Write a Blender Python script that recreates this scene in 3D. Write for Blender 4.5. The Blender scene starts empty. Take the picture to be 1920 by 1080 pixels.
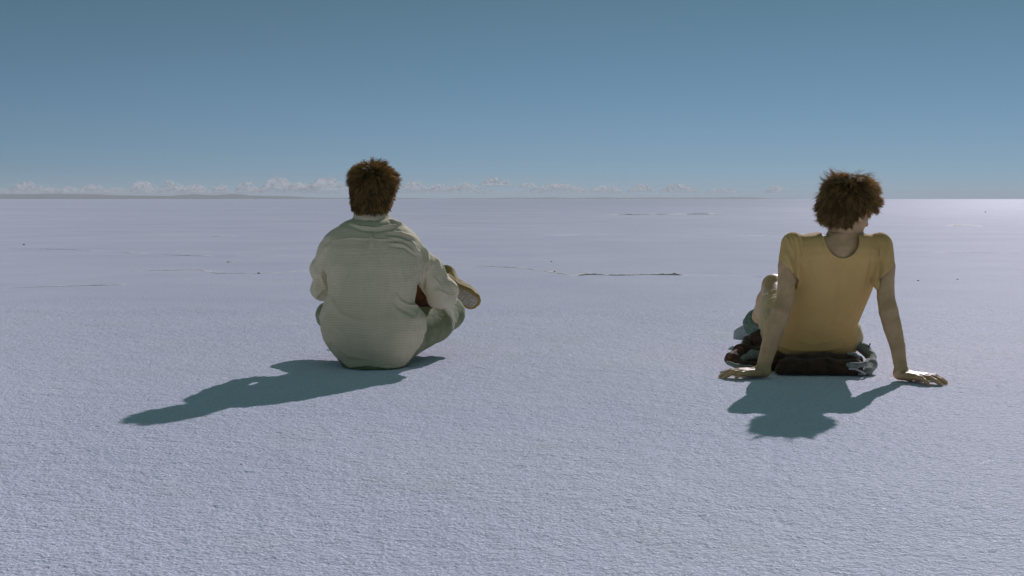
import bpy, math, time
import numpy as np
from mathutils import Vector, Matrix

T0 = time.time()
S = bpy.context.scene
COL = S.collection
rng = np.random.default_rng(7)
R = math.radians

# ------------------------------------------------------------------ camera
F_PX = 2318.0            # focal length in pixels of the 1920 px wide photograph
CAM_H = 0.69
PITCH = math.atan(167.0 / F_PX)
cam_d = bpy.data.cameras.new('camera')
cam = bpy.data.objects.new('camera', cam_d)
COL.objects.link(cam)
cam_d.sensor_width = 36.0
cam_d.lens = 36.0 * F_PX / 1920.0
cam_d.clip_start = 0.05
cam_d.clip_end = 400000.0
cam.location = (0, 0, CAM_H)
cam.rotation_euler = (math.pi / 2 - PITCH, 0, 0)
S.camera = cam

# ------------------------------------------------------------------ sky and sun
SUN_EL, SUN_AZ = 29.7, 22.7          # azimuth measured from +Y towards +X
world = bpy.data.worlds.new('World')
S.world = world
world.use_nodes = True
wn, wl = world.node_tree.nodes, world.node_tree.links
wn.clear()
w_out = wn.new('ShaderNodeOutputWorld')
w_bg = wn.new('ShaderNodeBackground')
w_sky = wn.new('ShaderNodeTexSky')
w_sky.sky_type = 'NISHITA'
w_sky.sun_disc = False
w_sky.sun_elevation = R(SUN_EL)
w_sky.sun_rotation = R(SUN_AZ)
w_sky.altitude = 3600
w_sky.air_density = 1.0
w_sky.dust_density = 0.25
w_sky.ozone_density = 1.2
w_mul = wn.new('ShaderNodeMix'); w_mul.data_type = 'RGBA'; w_mul.blend_type = 'MULTIPLY'
w_mul.inputs[0].default_value = 1.0
w_geo = wn.new('ShaderNodeNewGeometry')
w_sep = wn.new('ShaderNodeSeparateXYZ')
wl.new(w_geo.outputs['Incoming'], w_sep.inputs[0])
w_neg = wn.new('ShaderNodeMath'); w_neg.operation = 'ABSOLUTE'
wl.new(w_sep.outputs['Z'], w_neg.inputs[0])
w_rmp = wn.new('ShaderNodeValToRGB')
w_rmp.color_ramp.interpolation = 'LINEAR'
w_rmp.color_ramp.elements[0].position = 0.0
w_rmp.color_ramp.elements[0].color = (0.335, 0.455, 0.64, 1)
w_rmp.color_ramp.elements[1].position = 0.85
w_rmp.color_ramp.elements[1].color = (1.40, 1.90, 1.05, 1)
w_e = w_rmp.color_ramp.elements.new(0.17); w_e.color = (0.285, 0.45, 0.46, 1)
wl.new(w_neg.outputs[0], w_rmp.inputs[0])
wl.new(w_rmp.outputs[0], w_mul.inputs[7])
w_hs = wn.new('ShaderNodeHueSaturation')
w_hs.inputs['Saturation'].default_value = 0.72
wl.new(w_sky.outputs[0], w_hs.inputs['Color'])
wl.new(w_hs.outputs[0], w_mul.inputs[6])
wl.new(w_mul.outputs[2], w_bg.inputs[0])
w_bg.inputs[1].default_value = 0.075
wl.new(w_bg.outputs[0], w_out.inputs[0])

sun_d = bpy.data.lights.new('sun', 'SUN')
sun_d.energy = 4.7
sun_d.angle = R(0.55)
sun_d.color = (1.0, 0.925, 1.03)
sun = bpy.data.objects.new('sun', sun_d)
COL.objects.link(sun)
sdir = Vector((math.sin(R(SUN_AZ)) * math.cos(R(SUN_EL)), math.cos(R(SUN_AZ)) * math.cos(R(SUN_EL)), math.sin(R(SUN_EL))))
sun.rotation_euler = sdir.to_track_quat('Z', 'Y').to_euler()
sun.location = (4, 10, 8)

S.view_settings.view_transform = 'Standard'
S.view_settings.look = 'None'
S.view_settings.gamma = 1.0
S.view_settings.exposure = -0.15
S.view_settings.use_curve_mapping = False
S.cycles.max_bounces = 8
S.cycles.transparent_max_bounces = 24


def at(px, py, d):
    """point of the place at distance d in front of the camera, seen at (px, py) in the 1920x1080 photograph"""
    u = (px - 960.0) / F_PX
    v = (540.0 - py) / F_PX
    fw = math.cos(PITCH) + v * math.sin(PITCH)
    up = v * math.cos(PITCH) - math.sin(PITCH)
    return np.array([u / fw * d, d, CAM_H + up / fw * d])


# ------------------------------------------------------------------ small helpers
def tag(o, label=None, cat=None, group=None, kind=None):
    if label: o['label'] = label
    if cat: o['category'] = cat
    if group: o['group'] = group
    if kind: o['kind'] = kind
    return o


def empty(name, loc):
    o = bpy.data.objects.new(name, None)
    o.empty_display_size = 0.1
    o.location = loc
    COL.objects.link(o)
    return o


def mesh_obj(name, V, Fq, mat, parent=None, base=(0, 0, 0), smooth=True):
    V = np.asarray(V, dtype=np.float32) - np.asarray(base, dtype=np.float32)
    me = bpy.data.meshes.new(name)
    Fq = np.asarray(Fq, dtype=np.int32)
    k = Fq.shape[1]
    me.vertices.add(len(V)); me.vertices.foreach_set('co', V.ravel())
    me.loops.add(Fq.size); me.loops.foreach_set('vertex_index', Fq.ravel())
    me.polygons.add(len(Fq))
    me.polygons.foreach_set('loop_start', np.arange(0, Fq.size, k, dtype=np.int32))
    me.polygons.foreach_set('loop_total', np.full(len(Fq), k, dtype=np.int32))
    me.update(calc_edges=True)
    me.validate()
    if smooth:
        me.polygons.foreach_set('use_smooth', np.ones(len(me.polygons), dtype=bool))
    me.materials.append(mat)
    o = bpy.data.objects.new(name, me)
    COL.objects.link(o)
    if parent is not None:
        o.parent = parent
    return o


def hash3(i, j, k, seed):
    h = (i.astype(np.int64) * 374761393 + j.astype(np.int64) * 668265263 + k.astype(np.int64) * 2147483647 + seed * 974711) & 0xffffffff
    h = ((h ^ (h >> 13)) * 1274126177) & 0xffffffff
    h = (h ^ (h >> 16)) & 0xffffff
    return h.astype(np.float32) / float(0xffffff)


def vnoise(P, scale, seed=0):
    """value noise in -1..1"""
    Q = np.asarray(P, dtype=np.float64) * scale + 1000.0
    I = np.floor(Q).astype(np.int64)
    f = (Q - I).astype(np.float32)
    f = f * f * (3 - 2 * f)
    r = 0
    for dx in (0, 1):
        wx = f[:, 0] if dx else 1 - f[:, 0]
        for dy in (0, 1):
            wy = f[:, 1] if dy else 1 - f[:, 1]
            for dz in (0, 1):
                wz = f[:, 2] if dz else 1 - f[:, 2]
                r = r + wx * wy * wz * hash3(I[:, 0] + dx, I[:, 1] + dy, I[:, 2] + dz, seed)
    return r * 2 - 1


def fbm(P, scale, octv=3, seed=0):
    r, a, t = 0, 1.0, 0
    for o in range(octv):
        r = r + a * vnoise(P, scale * 2.03 ** o, seed + o * 17)
        t += a; a *= 0.5
    return r / t


# ------------------------------------------------------------------ distance fields
def smin(a, b, k):
    h = np.clip(0.5 + 0.5 * (b - a) / k, 0, 1)
    return b * (1 - h) + a * h - k * h * (1 - h)


def cone(a, b, ra, rb):
    a = np.asarray(a, np.float32); b = np.asarray(b, np.float32)
    ba = b - a
    L = float(ba @ ba) + 1e-9

    def f(P):
        pa = P - a
        t = np.clip(pa @ ba / L, 0, 1)
        return np.linalg.norm(pa - t[:, None] * ba, axis=1) - (ra + (rb - ra) * t)
    return f


def chain(pts, rad):
    return [cone(pts[i], pts[i + 1], rad[i], rad[i + 1]) for i in range(len(pts) - 1)]


def ell(c, r, rot=None):
    c = np.asarray(c, np.float32); r = np.asarray(r, np.float32)

    def f(P):
        Q = P - c
        if rot is not None:
            Q = Q @ rot
        k0 = np.linalg.norm(Q / r, axis=1) + 1e-6
        k1 = np.linalg.norm(Q / (r * r), axis=1) + 1e-6
        return k0 * (k0 - 1) / k1
    return f


def rbox(c, h, rad, rot=None):
    c = np.asarray(c, np.float32); h = np.asarray(h, np.float32)

    def f(P):
        Q = P - c
        if rot is not None:
            Q = Q @ rot
        q = np.abs(Q) - (h - rad)
        return np.linalg.norm(np.maximum(q, 0), axis=1) + np.minimum(q.max(axis=1), 0) - rad
    return f


def plane(p, n):
    """negative on the side that n points away from"""
    p = np.asarray(p, np.float32); n = np.asarray(n, np.float32); n = n / np.linalg.norm(n)
    return lambda P: (P - p) @ n


def union(fs, k=0.02):
    def f(P):
        d = fs[0](P)
        for g in fs[1:]:
            d = smin(d, g(P), k)
        return d
    return f


def cull(f, c, rad):
    c = np.asarray(c, np.float32)

    def g(P):
        dd = np.linalg.norm(P - c, axis=1) - rad
        out = dd + 0.04
        m = dd < 0
        if m.any():
            out[m] = f(P[m])
        return out
    return g


def loft(rows, n=2.3, shrink=0.0):
    """rows: (z, x_left, x_right, y_mid, depth_back, depth_front), horizontal sections"""
    rows = sorted(rows)
    A = np.array(rows, dtype=np.float64)
    z = A[:, 0]
    zz = np.linspace(z[0], z[-1], 240)
    cols = []
    for c in range(1, 6):
        v = np.interp(zz, z, A[:, c])
        kern = np.hanning(11); kern /= kern.sum()
        vp = np.pad(v, 5, mode='edge')
        cols.append(np.convolve(vp, kern, mode='valid'))

    def f(P):
        d = f0(P)
        d2 = f0(P + np.array([0, 0, .004], np.float32))
        g = np.clip((d2 - d) / .004, -3, 3)
        return d / np.sqrt(1 + g * g)

    def f0(P):
        Z = P[:, 2]
        xl, xr, ym, bb, bf = [np.interp(Z, zz, c) for c in cols]
        cx = (xl + xr) / 2; a = np.maximum((xr - xl) / 2 - shrink, 0.004)
        dx = P[:, 0] - cx; dy = P[:, 1] - ym
        b = np.maximum(np.where(dy < 0, bb, bf) - shrink, 0.004)
        g = (np.abs(dx / a) ** n + np.abs(dy / b) ** n) ** (1 / n) + 1e-6
        r = np.sqrt(dx * dx + dy * dy)
        d = r * (1 - 1 / g)
        d = np.maximum(d, -np.minimum(a, b))
        e = np.maximum(Z - (zz[-1] - shrink), (zz[0] + shrink) - Z)
        return np.maximum(d, e).astype(np.float32)
    return f


def surf(f, lo, hi, h, lip=1.7, smooth=1, B=7):
    """surface nets of f = 0 over the box lo..hi with cells of size h, evaluated only near the surface"""
    lo = np.asarray(lo, np.float64); hi = np.asarray(hi, np.float64)
    nb = np.ceil((hi - lo) / (h * B)).astype(int) + 1
    n = nb * B
    ax = [np.arange(nb[i]) for i in range(3)]
    G = np.stack(np.meshgrid(*ax, indexing='ij'), -1).reshape(-1, 3)
    C = (lo + (G * B + (B - 1) / 2) * h).astype(np.float32)
    dc = np.concatenate([f(C[i:i + 200000]) for i in range(0, len(C), 200000)])
    D = np.empty(tuple(n), np.float32)
    D4 = D.reshape(nb[0], B, nb[1], B, nb[2], B)
    D4[:] = np.where(dc < 0, -1.0, 1.0).astype(np.float32).reshape(tuple(nb))[:, None, :, None, :, None]
    act = np.nonzero(np.abs(dc) < h * B * 0.87 * lip)[0]
    off = np.stack(np.meshgrid(*[np.arange(B)] * 3, indexing='ij'), -1).reshape(-1, 3)
    step = max(1, 300000 // len(off))
    for i in range(0, len(act), step):
        g = G[act[i:i + step]]
        idx = g[:, None, :] * B + off[None]
        P = (lo + idx.reshape(-1, 3) * h).astype(np.float32)
        v = f(P).astype(np.float32)
        D[idx[..., 0].ravel(), idx[..., 1].ravel(), idx[..., 2].ravel()] = v
    s = D < 0
    allin = np.ones(tuple(n - 1), bool); anyin = np.zeros(tuple(n - 1), bool)
    for dx in (0, 1):
        for dy in (0, 1):
            for dz in (0, 1):
                q = s[dx:n[0] - 1 + dx, dy:n[1] - 1 + dy, dz:n[2] - 1 + dz]
                allin &= q; anyin |= q
    cell = anyin & ~allin
    ci = np.argwhere(cell)
    idm = np.full(tuple(n - 1), -1, np.int32)
    idm[ci[:, 0], ci[:, 1], ci[:, 2]] = np.arange(len(ci))
    acc = np.zeros((len(ci), 3)); cnt = np.zeros(len(ci))
    corners = [(0, 0, 0), (1, 0, 0), (0, 1, 0), (1, 1, 0), (0, 0, 1), (1, 0, 1), (0, 1, 1), (1, 1, 1)]
    vals = {c: D[ci[:, 0] + c[0], ci[:, 1] + c[1], ci[:, 2] + c[2]] for c in corners}
    for c in corners:
        for a in range(3):
            if c[a] == 0:
                c2 = list(c); c2[a] = 1; c2 = tuple(c2)
                v0, v1 = vals[c], vals[c2]
                m = (v0 < 0) != (v1 < 0)
                t = np.clip(v0 / (v0 - v1 + 1e-12), 0, 1)
                p = np.tile(np.array(c, float), (len(ci), 1)); p[:, a] = t
                acc[m] += p[m]; cnt[m] += 1
    V = lo + (ci + acc / cnt[:, None]) * h
    quads = []
    for a in range(3):
        b, c = (a + 1) % 3, (a + 2) % 3
        sl0 = [slice(None)] * 3; sl1 = [slice(None)] * 3
        sl0[a] = slice(0, n[a] - 1); sl1[a] = slice(1, n[a])
        s0, s1 = s[tuple(sl0)], s[tuple(sl1)]
        e = np.argwhere(s0 != s1)
        e = e[(e[:, b] > 0) & (e[:, c] > 0) & (e[:, b] < n[b] - 1) & (e[:, c] < n[c] - 1)]
        ins = s0[e[:, 0], e[:, 1], e[:, 2]]
        q = []
        for (ob, oc) in ((0, 0), (-1, 0), (-1, -1), (0, -1)):
            g = e.copy(); g[:, b] += ob; g[:, c] += oc
            q.append(idm[g[:, 0], g[:, 1], g[:, 2]])
        q = np.stack(q, 1)
        q[~ins] = q[~ins][:, ::-1]
        quads.append(q)
    Q = np.concatenate(quads)
    Q = Q[(Q >= 0).all(1)]
    for _ in range(smooth):
        V = relax(V, Q, 0.5)
    return V, Q


def relax(V, Q, w):
    acc = np.zeros_like(V); cnt = np.zeros(len(V))
    for i in range(4):
        j = (i + 1) % 4
        for a, b in ((i, j), (j, i)):
            for k in range(3):
                acc[:, k] += np.bincount(Q[:, a], V[Q[:, b], k], len(V))
            cnt += np.bincount(Q[:, a], minlength=len(V))
    m = cnt > 0
    V2 = V.copy()
    V2[m] = V[m] * (1 - w) + w * acc[m] / cnt[m][:, None]
    return V2


def normals(V, Q):
    a = V[Q[:, 2]] - V[Q[:, 0]]; b = V[Q[:, 3]] - V[Q[:, 1]]
    n = np.cross(a, b)
    N = np.zeros_like(V)
    for i in range(4):
        for k in range(3):
            N[:, k] += np.bincount(Q[:, i], n[:, k], len(V))
    return N / (np.linalg.norm(N, axis=1)[:, None] + 1e-12)


def frame(Fd, Nd):
    """rotation whose columns are side, forward, up"""
    Fd = np.asarray(Fd, float); Fd /= np.linalg.norm(Fd)
    Nd = np.asarray(Nd, float); Nd = Nd - (Nd @ Fd) * Fd; Nd /= np.linalg.norm(Nd)
    return np.stack([np.cross(Fd, Nd), Fd, Nd], 1).astype(np.float32)


def euler(yaw, pitch, roll):
    m = Matrix.Rotation(R(yaw), 3, 'Z') @ Matrix.Rotation(R(pitch), 3, 'X') @ Matrix.Rotation(R(roll), 3, 'Y')
    return np.array(m, dtype=np.float32)


# ------------------------------------------------------------------ materials
def new_mat(name):
    m = bpy.data.materials.new(name)
    m.use_nodes = True
    nt = m.node_tree
    for n in list(nt.nodes): nt.nodes.remove(n)
    out = nt.nodes.new('ShaderNodeOutputMaterial')
    return m, nt, out


def coords(nt, scale=(1, 1, 1)):
    tc = nt.nodes.new('ShaderNodeTexCoord')
    mp = nt.nodes.new('ShaderNodeMapping')
    mp.inputs['Scale'].default_value = scale
    nt.links.new(tc.outputs['Object'], mp.inputs[0])
    return mp.outputs[0]


def noise_n(nt, vec, scale, detail=3, rough=0.55):
    n = nt.nodes.new('ShaderNodeTexNoise')
    n.inputs['Scale'].default_value = scale
    n.inputs['Detail'].default_value = detail
    n.inputs['Roughness'].default_value = rough
    nt.links.new(vec, n.inputs['Vector'])
    return n.outputs['Fac']


def ramp(nt, fac, stops):
    r = nt.nodes.new('ShaderNodeValToRGB')
    el = r.color_ramp.elements
    while len(el) < len(stops): el.new(0.5)
    for e, (p, c) in zip(el, stops):
        e.position = p; e.color = (*c, 1)
    nt.links.new(fac, r.inputs[0])
    return r.outputs[0]


def bump(nt, height, strength, dist, normal=None):
    b = nt.nodes.new('ShaderNodeBump')
    b.inputs['Strength'].default_value = strength
    b.inputs['Distance'].default_value = dist
    nt.links.new(height, b.inputs['Height'])
    if normal is not None: nt.links.new(normal, b.inputs['Normal'])
    return b.outputs[0]


def math_n(nt, op, a, b=None, c=None):
    n = nt.nodes.new('ShaderNodeMath'); n.operation = op
    for i, v in enumerate((a, b, c)):
        if v is None: continue
        if isinstance(v, (int, float)): n.inputs[i].default_value = v
        else: nt.links.new(v, n.inputs[i])
    return n.outputs[0]


def mixc(nt, fac, a, b, mode='MIX'):
    n = nt.nodes.new('ShaderNodeMix'); n.data_type = 'RGBA'; n.blend_type = mode
    for i, v in ((0, fac), (6, a), (7, b)):
        if isinstance(v, (int, float)): n.inputs[i].default_value = v
        elif isinstance(v, tuple): n.inputs[i].default_value = (*v, 1)
        else: nt.links.new(v, n.inputs[i])
    return n.outputs[2]


def principled(nt, out, col, rough=0.8, spec=0.3, normal=None, translucent=0.0, sheen=0.0):
    p = nt.nodes.new('ShaderNodeBsdfPrincipled')
    if isinstance(col, tuple): p.inputs['Base Color'].default_value = (*col, 1)
    else: nt.links.new(col, p.inputs['Base Color'])
    if isinstance(rough, (int, float)): p.inputs['Roughness'].default_value = rough
    else: nt.links.new(rough, p.inputs['Roughness'])
    p.inputs['Specular IOR Level'].default_value = spec
    p.inputs['Sheen Weight'].default_value = sheen
    if normal is not None: nt.links.new(normal, p.inputs['Normal'])
    res = p.outputs[0]
    if translucent > 0:
        t = nt.nodes.new('ShaderNodeBsdfTranslucent')
        if isinstance(col, tuple): t.inputs[0].default_value = (*col, 1)
        else: nt.links.new(col, t.inputs[0])
        if normal is not None: nt.links.new(normal, t.inputs['Normal'])
        mx = nt.nodes.new('ShaderNodeMixShader'); mx.inputs[0].default_value = translucent
        nt.links.new(p.outputs[0], mx.inputs[1]); nt.links.new(t.outputs[0], mx.inputs[2])
        res = mx.outputs[0]
    nt.links.new(res, out.inputs['Surface'])
    return p


def cloth_mat(name, c1, c2, scale=14, weave=0, transl=0.0, bumpd=0.0012, rough=0.9, sheen=0.15):
    m, nt, out = new_mat(name)
    v = coords(nt)
    col = ramp(nt, noise_n(nt, v, scale, 4, 0.6), [(0.3, c1), (0.7, c2)])
    hgt = noise_n(nt, v, 260, 2, 0.6)
    if weave:
        sx = nt.nodes.new('ShaderNodeSeparateXYZ')
        wv = nt.nodes.new('ShaderNodeTexNoise'); wv.inputs['Scale'].default_value = 9; wv.inputs['Detail'].default_value = 1
        nt.links.new(v, wv.inputs['Vector'])
        wa = nt.nodes.new('ShaderNodeAttribute'); wa.attribute_name = 'thread'
        ad = nt.nodes.new('ShaderNodeVectorMath'); ad.operation = 'MULTIPLY_ADD'
        ad.inputs[1].default_value = (0.02, 0.02, 0.02)
        nt.links.new(wv.outputs['Color'], ad.inputs[0]); nt.links.new(wa.outputs['Vector'], ad.inputs[2])
        nt.links.new(ad.outputs[0], sx.inputs[0])
        hz = math_n(nt, 'SINE', math_n(nt, 'MULTIPLY', sx.outputs['Z'], 2 * math.pi / 0.0105))
        hx = math_n(nt, 'SINE', math_n(nt, 'MULTIPLY', sx.outputs['X'], 2 * math.pi / 0.0105))
        hz = math_n(nt, 'MULTIPLY', math_n(nt, 'POWER', math_n(nt, 'MULTIPLY_ADD', hz, 0.5, 0.5), 2.0), 0.75)
        hx = math_n(nt, 'MULTIPLY', math_n(nt, 'POWER', math_n(nt, 'MULTIPLY_ADD', hx, 0.5, 0.5), 2.0), 0.35)
        w = math_n(nt, 'MULTIPLY', math_n(nt, 'ADD', hz, hx), weave)
        dark = mixc(nt, 1.0, col, (0.62, 0.66, 0.62), 'MULTIPLY')
        col = mixc(nt, w, col, dark)
    nrm = bump(nt, hgt, 0.5, bumpd)
    nrm = bump(nt, noise_n(nt, v, 38, 4, 0.6), 0.55, 0.006, nrm)
    principled(nt, out, col, rough, 0.15, nrm, transl, sheen)
    return m


def skin_mat(name, c1, c2):
    m, nt, out = new_mat(name)
    v = coords(nt)
    col = ramp(nt, noise_n(nt, v, 22, 4, 0.6), [(0.3, c1), (0.7, c2)])
    nrm = bump(nt, noise_n(nt, v, 320, 2, 0.6), 0.35, 0.0006)
    p = principled(nt, out, col, 0.52, 0.4, nrm)
    p.inputs['Subsurface Weight'].default_value = 0.12
    p.inputs['Subsurface Radius'].default_value = (0.012, 0.005, 0.003)
    p.inputs['Subsurface Scale'].default_value = 0.6
    return m


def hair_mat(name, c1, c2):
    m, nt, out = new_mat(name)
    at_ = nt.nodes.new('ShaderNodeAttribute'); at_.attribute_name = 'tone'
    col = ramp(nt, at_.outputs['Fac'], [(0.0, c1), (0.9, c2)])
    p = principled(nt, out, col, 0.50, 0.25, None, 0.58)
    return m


M = {}
M['skin_m'] = skin_mat('man_skin', (0.30, 0.17, 0.08), (0.37, 0.22, 0.11))
M['skin_w'] = skin_mat('woman_skin', (0.38, 0.24, 0.115), (0.50, 0.35, 0.18))
M['linen'] = cloth_mat('gauze_shirt', (0.58, 0.53, 0.35), (0.65, 0.59, 0.40), 10, weave=0.40, transl=0.20)
M['yellow'] = cloth_mat('yellow_jersey', (0.60, 0.41, 0.145), (0.67, 0.46, 0.175), 9, transl=0.24, bumpd=0.0006)
M['denim'] = cloth_mat('olive_denim', (0.115, 0.135, 0.060), (0.18, 0.20, 0.095), 24)
M['khaki'] = cloth_mat('pale_khaki', (0.46, 0.35, 0.16), (0.54, 0.41, 0.20), 18)
M['sock'] = cloth_mat('green_wool', (0.055, 0.10, 0.065), (0.13, 0.19, 0.13), 60, bumpd=0.003)
M['canvas'] = cloth_mat('grey_canvas', (0.22, 0.26, 0.24), (0.30, 0.33, 0.31), 40)
M['suede'] = cloth_mat('brown_suede', (0.19, 0.135, 0.035), (0.33, 0.25, 0.075), 26, bumpd=0.001)
M['sole'] = cloth_mat('worn_sole', (0.22, 0.20, 0.14), (0.34, 0.32, 0.23), 45)
M['wool'] = cloth_mat('dark_brown_wool', (0.032, 0.018, 0.011), (0.085, 0.048, 0.028), 30, bumpd=0.004)
M['rust'] = cloth_mat('rust_lining', (0.09, 0.035, 0.015), (0.16, 0.07, 0.03), 30, bumpd=0.002)
M['umber'] = cloth_mat('dark_umber', (0.045, 0.018, 0.009), (0.11, 0.045, 0.022), 30, bumpd=0.002)
M['lining'] = cloth_mat('grey_green_lining', (0.14, 0.17, 0.145), (0.24, 0.27, 0.235), 26, bumpd=0.002)
M['hair_m'] = hair_mat('dark_brown_hair', (0.080, 0.053, 0.024), (0.60, 0.41, 0.15))
M['hair_w'] = hair_mat('auburn_hair', (0.14, 0.080, 0.030), (0.72, 0.51, 0.22))


def plain(name, c, rough=0.5, spec=0.4):
    m, nt, out = new_mat(name)
    v = coords(nt)
    col = ramp(nt, noise_n(nt, v, 40, 3), [(0.3, tuple(x * 0.88 for x in c)), (0.7, c)])
    principled(nt, out, col, rough, spec)
    return m


M['eye'] = plain('eye_white', (0.7, 0.68, 0.64), 0.15, 0.6)
M['iris'] = plain('iris', (0.05, 0.035, 0.02), 0.1, 0.6)
M['metal'] = plain('zip_metal', (0.45, 0.46, 0.44), 0.45, 0.5)
M['cord'] = plain('dark_cord', (0.03, 0.03, 0.028), 0.7, 0.3)


def salt_mat(name='salt_crust'):
    m, nt, out = new_mat(name)
    tc = nt.nodes.new('ShaderNodeTexCoord'); v = tc.outputs['Object']
    c = ramp(nt, noise_n(nt, v, 0.55, 5, 0.6), [(0.35, SALT1), (0.7, SALT2)])
    g = noise_n(nt, v, 75, 3, 0.7)
    c = mixc(nt, 1.0, c, ramp(nt, g, [(0.30, (0.80, 0.81, 0.82)), (0.62, (1.0, 1.0, 1.0))]), 'MULTIPLY')
    far = noise_n(nt, v, 0.06, 6, 0.7)
    c = mixc(nt, 1.0, c, ramp(nt, far, [(0.36, (0.90, 0.91, 0.92)), (0.60, (1.0, 1.0, 1.0))]), 'MULTIPLY')
    mus = noise_n(nt, v, 2.3, 5, 0.65)
    c = mixc(nt, ramp(nt, mus, [(0.55, (0, 0, 0)), (0.80, (0.45, 0.45, 0.45))]), c, (0.60, 0.62, 0.58))
    n1 = bump(nt, noise_n(nt, v, 55, 3, 0.65), 0.75, 0.008)
    vo = nt.nodes.new('ShaderNodeTexVoronoi'); vo.inputs['Scale'].default_value = 120
    nt.links.new(v, vo.inputs['Vector'])
    n2 = bump(nt, vo.outputs['Distance'], 0.4, 0.004, n1)
    d = nt.nodes.new('ShaderNodeBsdfDiffuse'); d.inputs['Roughness'].default_value = 0.6
    nt.links.new(c, d.inputs['Color']); nt.links.new(n2, d.inputs['Normal'])
    n3 = bump(nt, noise_n(nt, v, 95, 2, 0.7), 1.0, 0.012, n2)
    gl = nt.nodes.new('ShaderNodeBsdfGlossy'); gl.inputs['Roughness'].default_value = 0.42
    gl.inputs['Color'].default_value = (0.95, 0.95, 1.0, 1)
    nt.links.new(n3, gl.inputs['Normal'])
    mx = nt.nodes.new('ShaderNodeMixShader'); mx.inputs[0].default_value = GLOSS
    nt.links.new(d.outputs[0], mx.inputs[1]); nt.links.new(gl.outputs[0], mx.inputs[2])
    nt.links.new(mx.outputs[0], out.inputs['Surface'])
    return m


GLOSS = 0.031
SALT1, SALT2 = (0.77, 0.77, 0.92), (0.85, 0.85, 0.97)
M['salt'] = salt_mat()


def ridge_mat(name, c1, c2, sc):
    m, nt, out = new_mat(name)
    v = coords(nt)
    col = ramp(nt, noise_n(nt, v, sc, 5, 0.7), [(0.38, c1), (0.62, c2)])
    nrm = bump(nt, noise_n(nt, v, 90, 3, 0.6), 0.7, 0.01)
    principled(nt, out, col, 0.75, 0.3, nrm)
    return m


M['ridge'] = ridge_mat('dirty_salt', (0.36, 0.31, 0.22), (0.66, 0.66, 0.66), 14)
M['ridge_pale'] = ridge_mat('pale_salt', (0.56, 0.55, 0.58), (0.78, 0.78, 0.88), 9)
M['clod'] = ridge_mat('brown_clod', (0.14, 0.12, 0.09), (0.34, 0.31, 0.26), 40)

# ------------------------------------------------------------------ ground: one sheet to the horizon
def axis_x():
    core = np.arange(-3.2, 3.2001, 0.0085)
    o = []; x = core[-1]; s = 0.0085
    while x < 60000:
        s *= 1.11; x += s; o.append(x)
    o = np.array(o)
    return np.concatenate([-o[::-1], core, o])


def axis_y():
    ys = [2.05]
    while ys[-1] < 7.6:
        ys.append(ys[-1] + 0.0085)
    s = 0.0085; y = ys[-1]; o = []
    while y < 60000:
        s *= 1.035; y += s; o.append(y)
    back = []; y = 2.05; s = 0.0085
    while y > -20000:
        s *= 1.25; y -= s; back.append(y)
    return np.array(back[::-1] + ys + o)


def make_ground():
    xs, ys = axis_x(), axis_y()
    X, Y = np.meshgrid(xs, ys, indexing='ij')
    P = np.stack([X.ravel(), Y.ravel(), np.zeros(X.size)], 1)
    sx = np.gradient(xs); sy = np.gradient(ys)
    cs = np.maximum(sx[:, None], sy[None, :]).ravel()
    z = np.zeros(len(P), np.float32)
    near = cs < 0.12
    Pn = P[near]; c = cs[near]
    fade = lambda lam: np.clip(1.6 - 2.4 * c / lam, 0, 1)
    z_ = 0.0011 * vnoise(Pn, 60, 3) * fade(0.032)
    g = vnoise(Pn, 38, 5)
    z_ = z_ + 0.0009 * (1 - 2 * np.abs(g)) * fade(0.05)
    z_ = z_ + 0.0013 * vnoise(Pn, 17, 9) * fade(0.12)
    z_ = z_ + 0.004 * fbm(Pn, 1.7, 2, 21)
    z[near] = z_
    P[:, 2] = z
    nx, ny = len(xs), len(ys)
    i = np.arange(nx - 1)[:, None] * ny + np.arange(ny - 1)[None]
    i = i.ravel()
    Q = np.stack([i, i + ny, i + ny + 1, i + 1], 1)
    o = mesh_obj('salt_flat', P, Q, M['salt'])
    tag(o, 'pale bluish white crust of a salt flat reaching to the horizon', kind='structure')
    return o


ground = make_ground()
print('ground', round(time.time() - T0, 1), len(ground.data.vertices))


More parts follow.
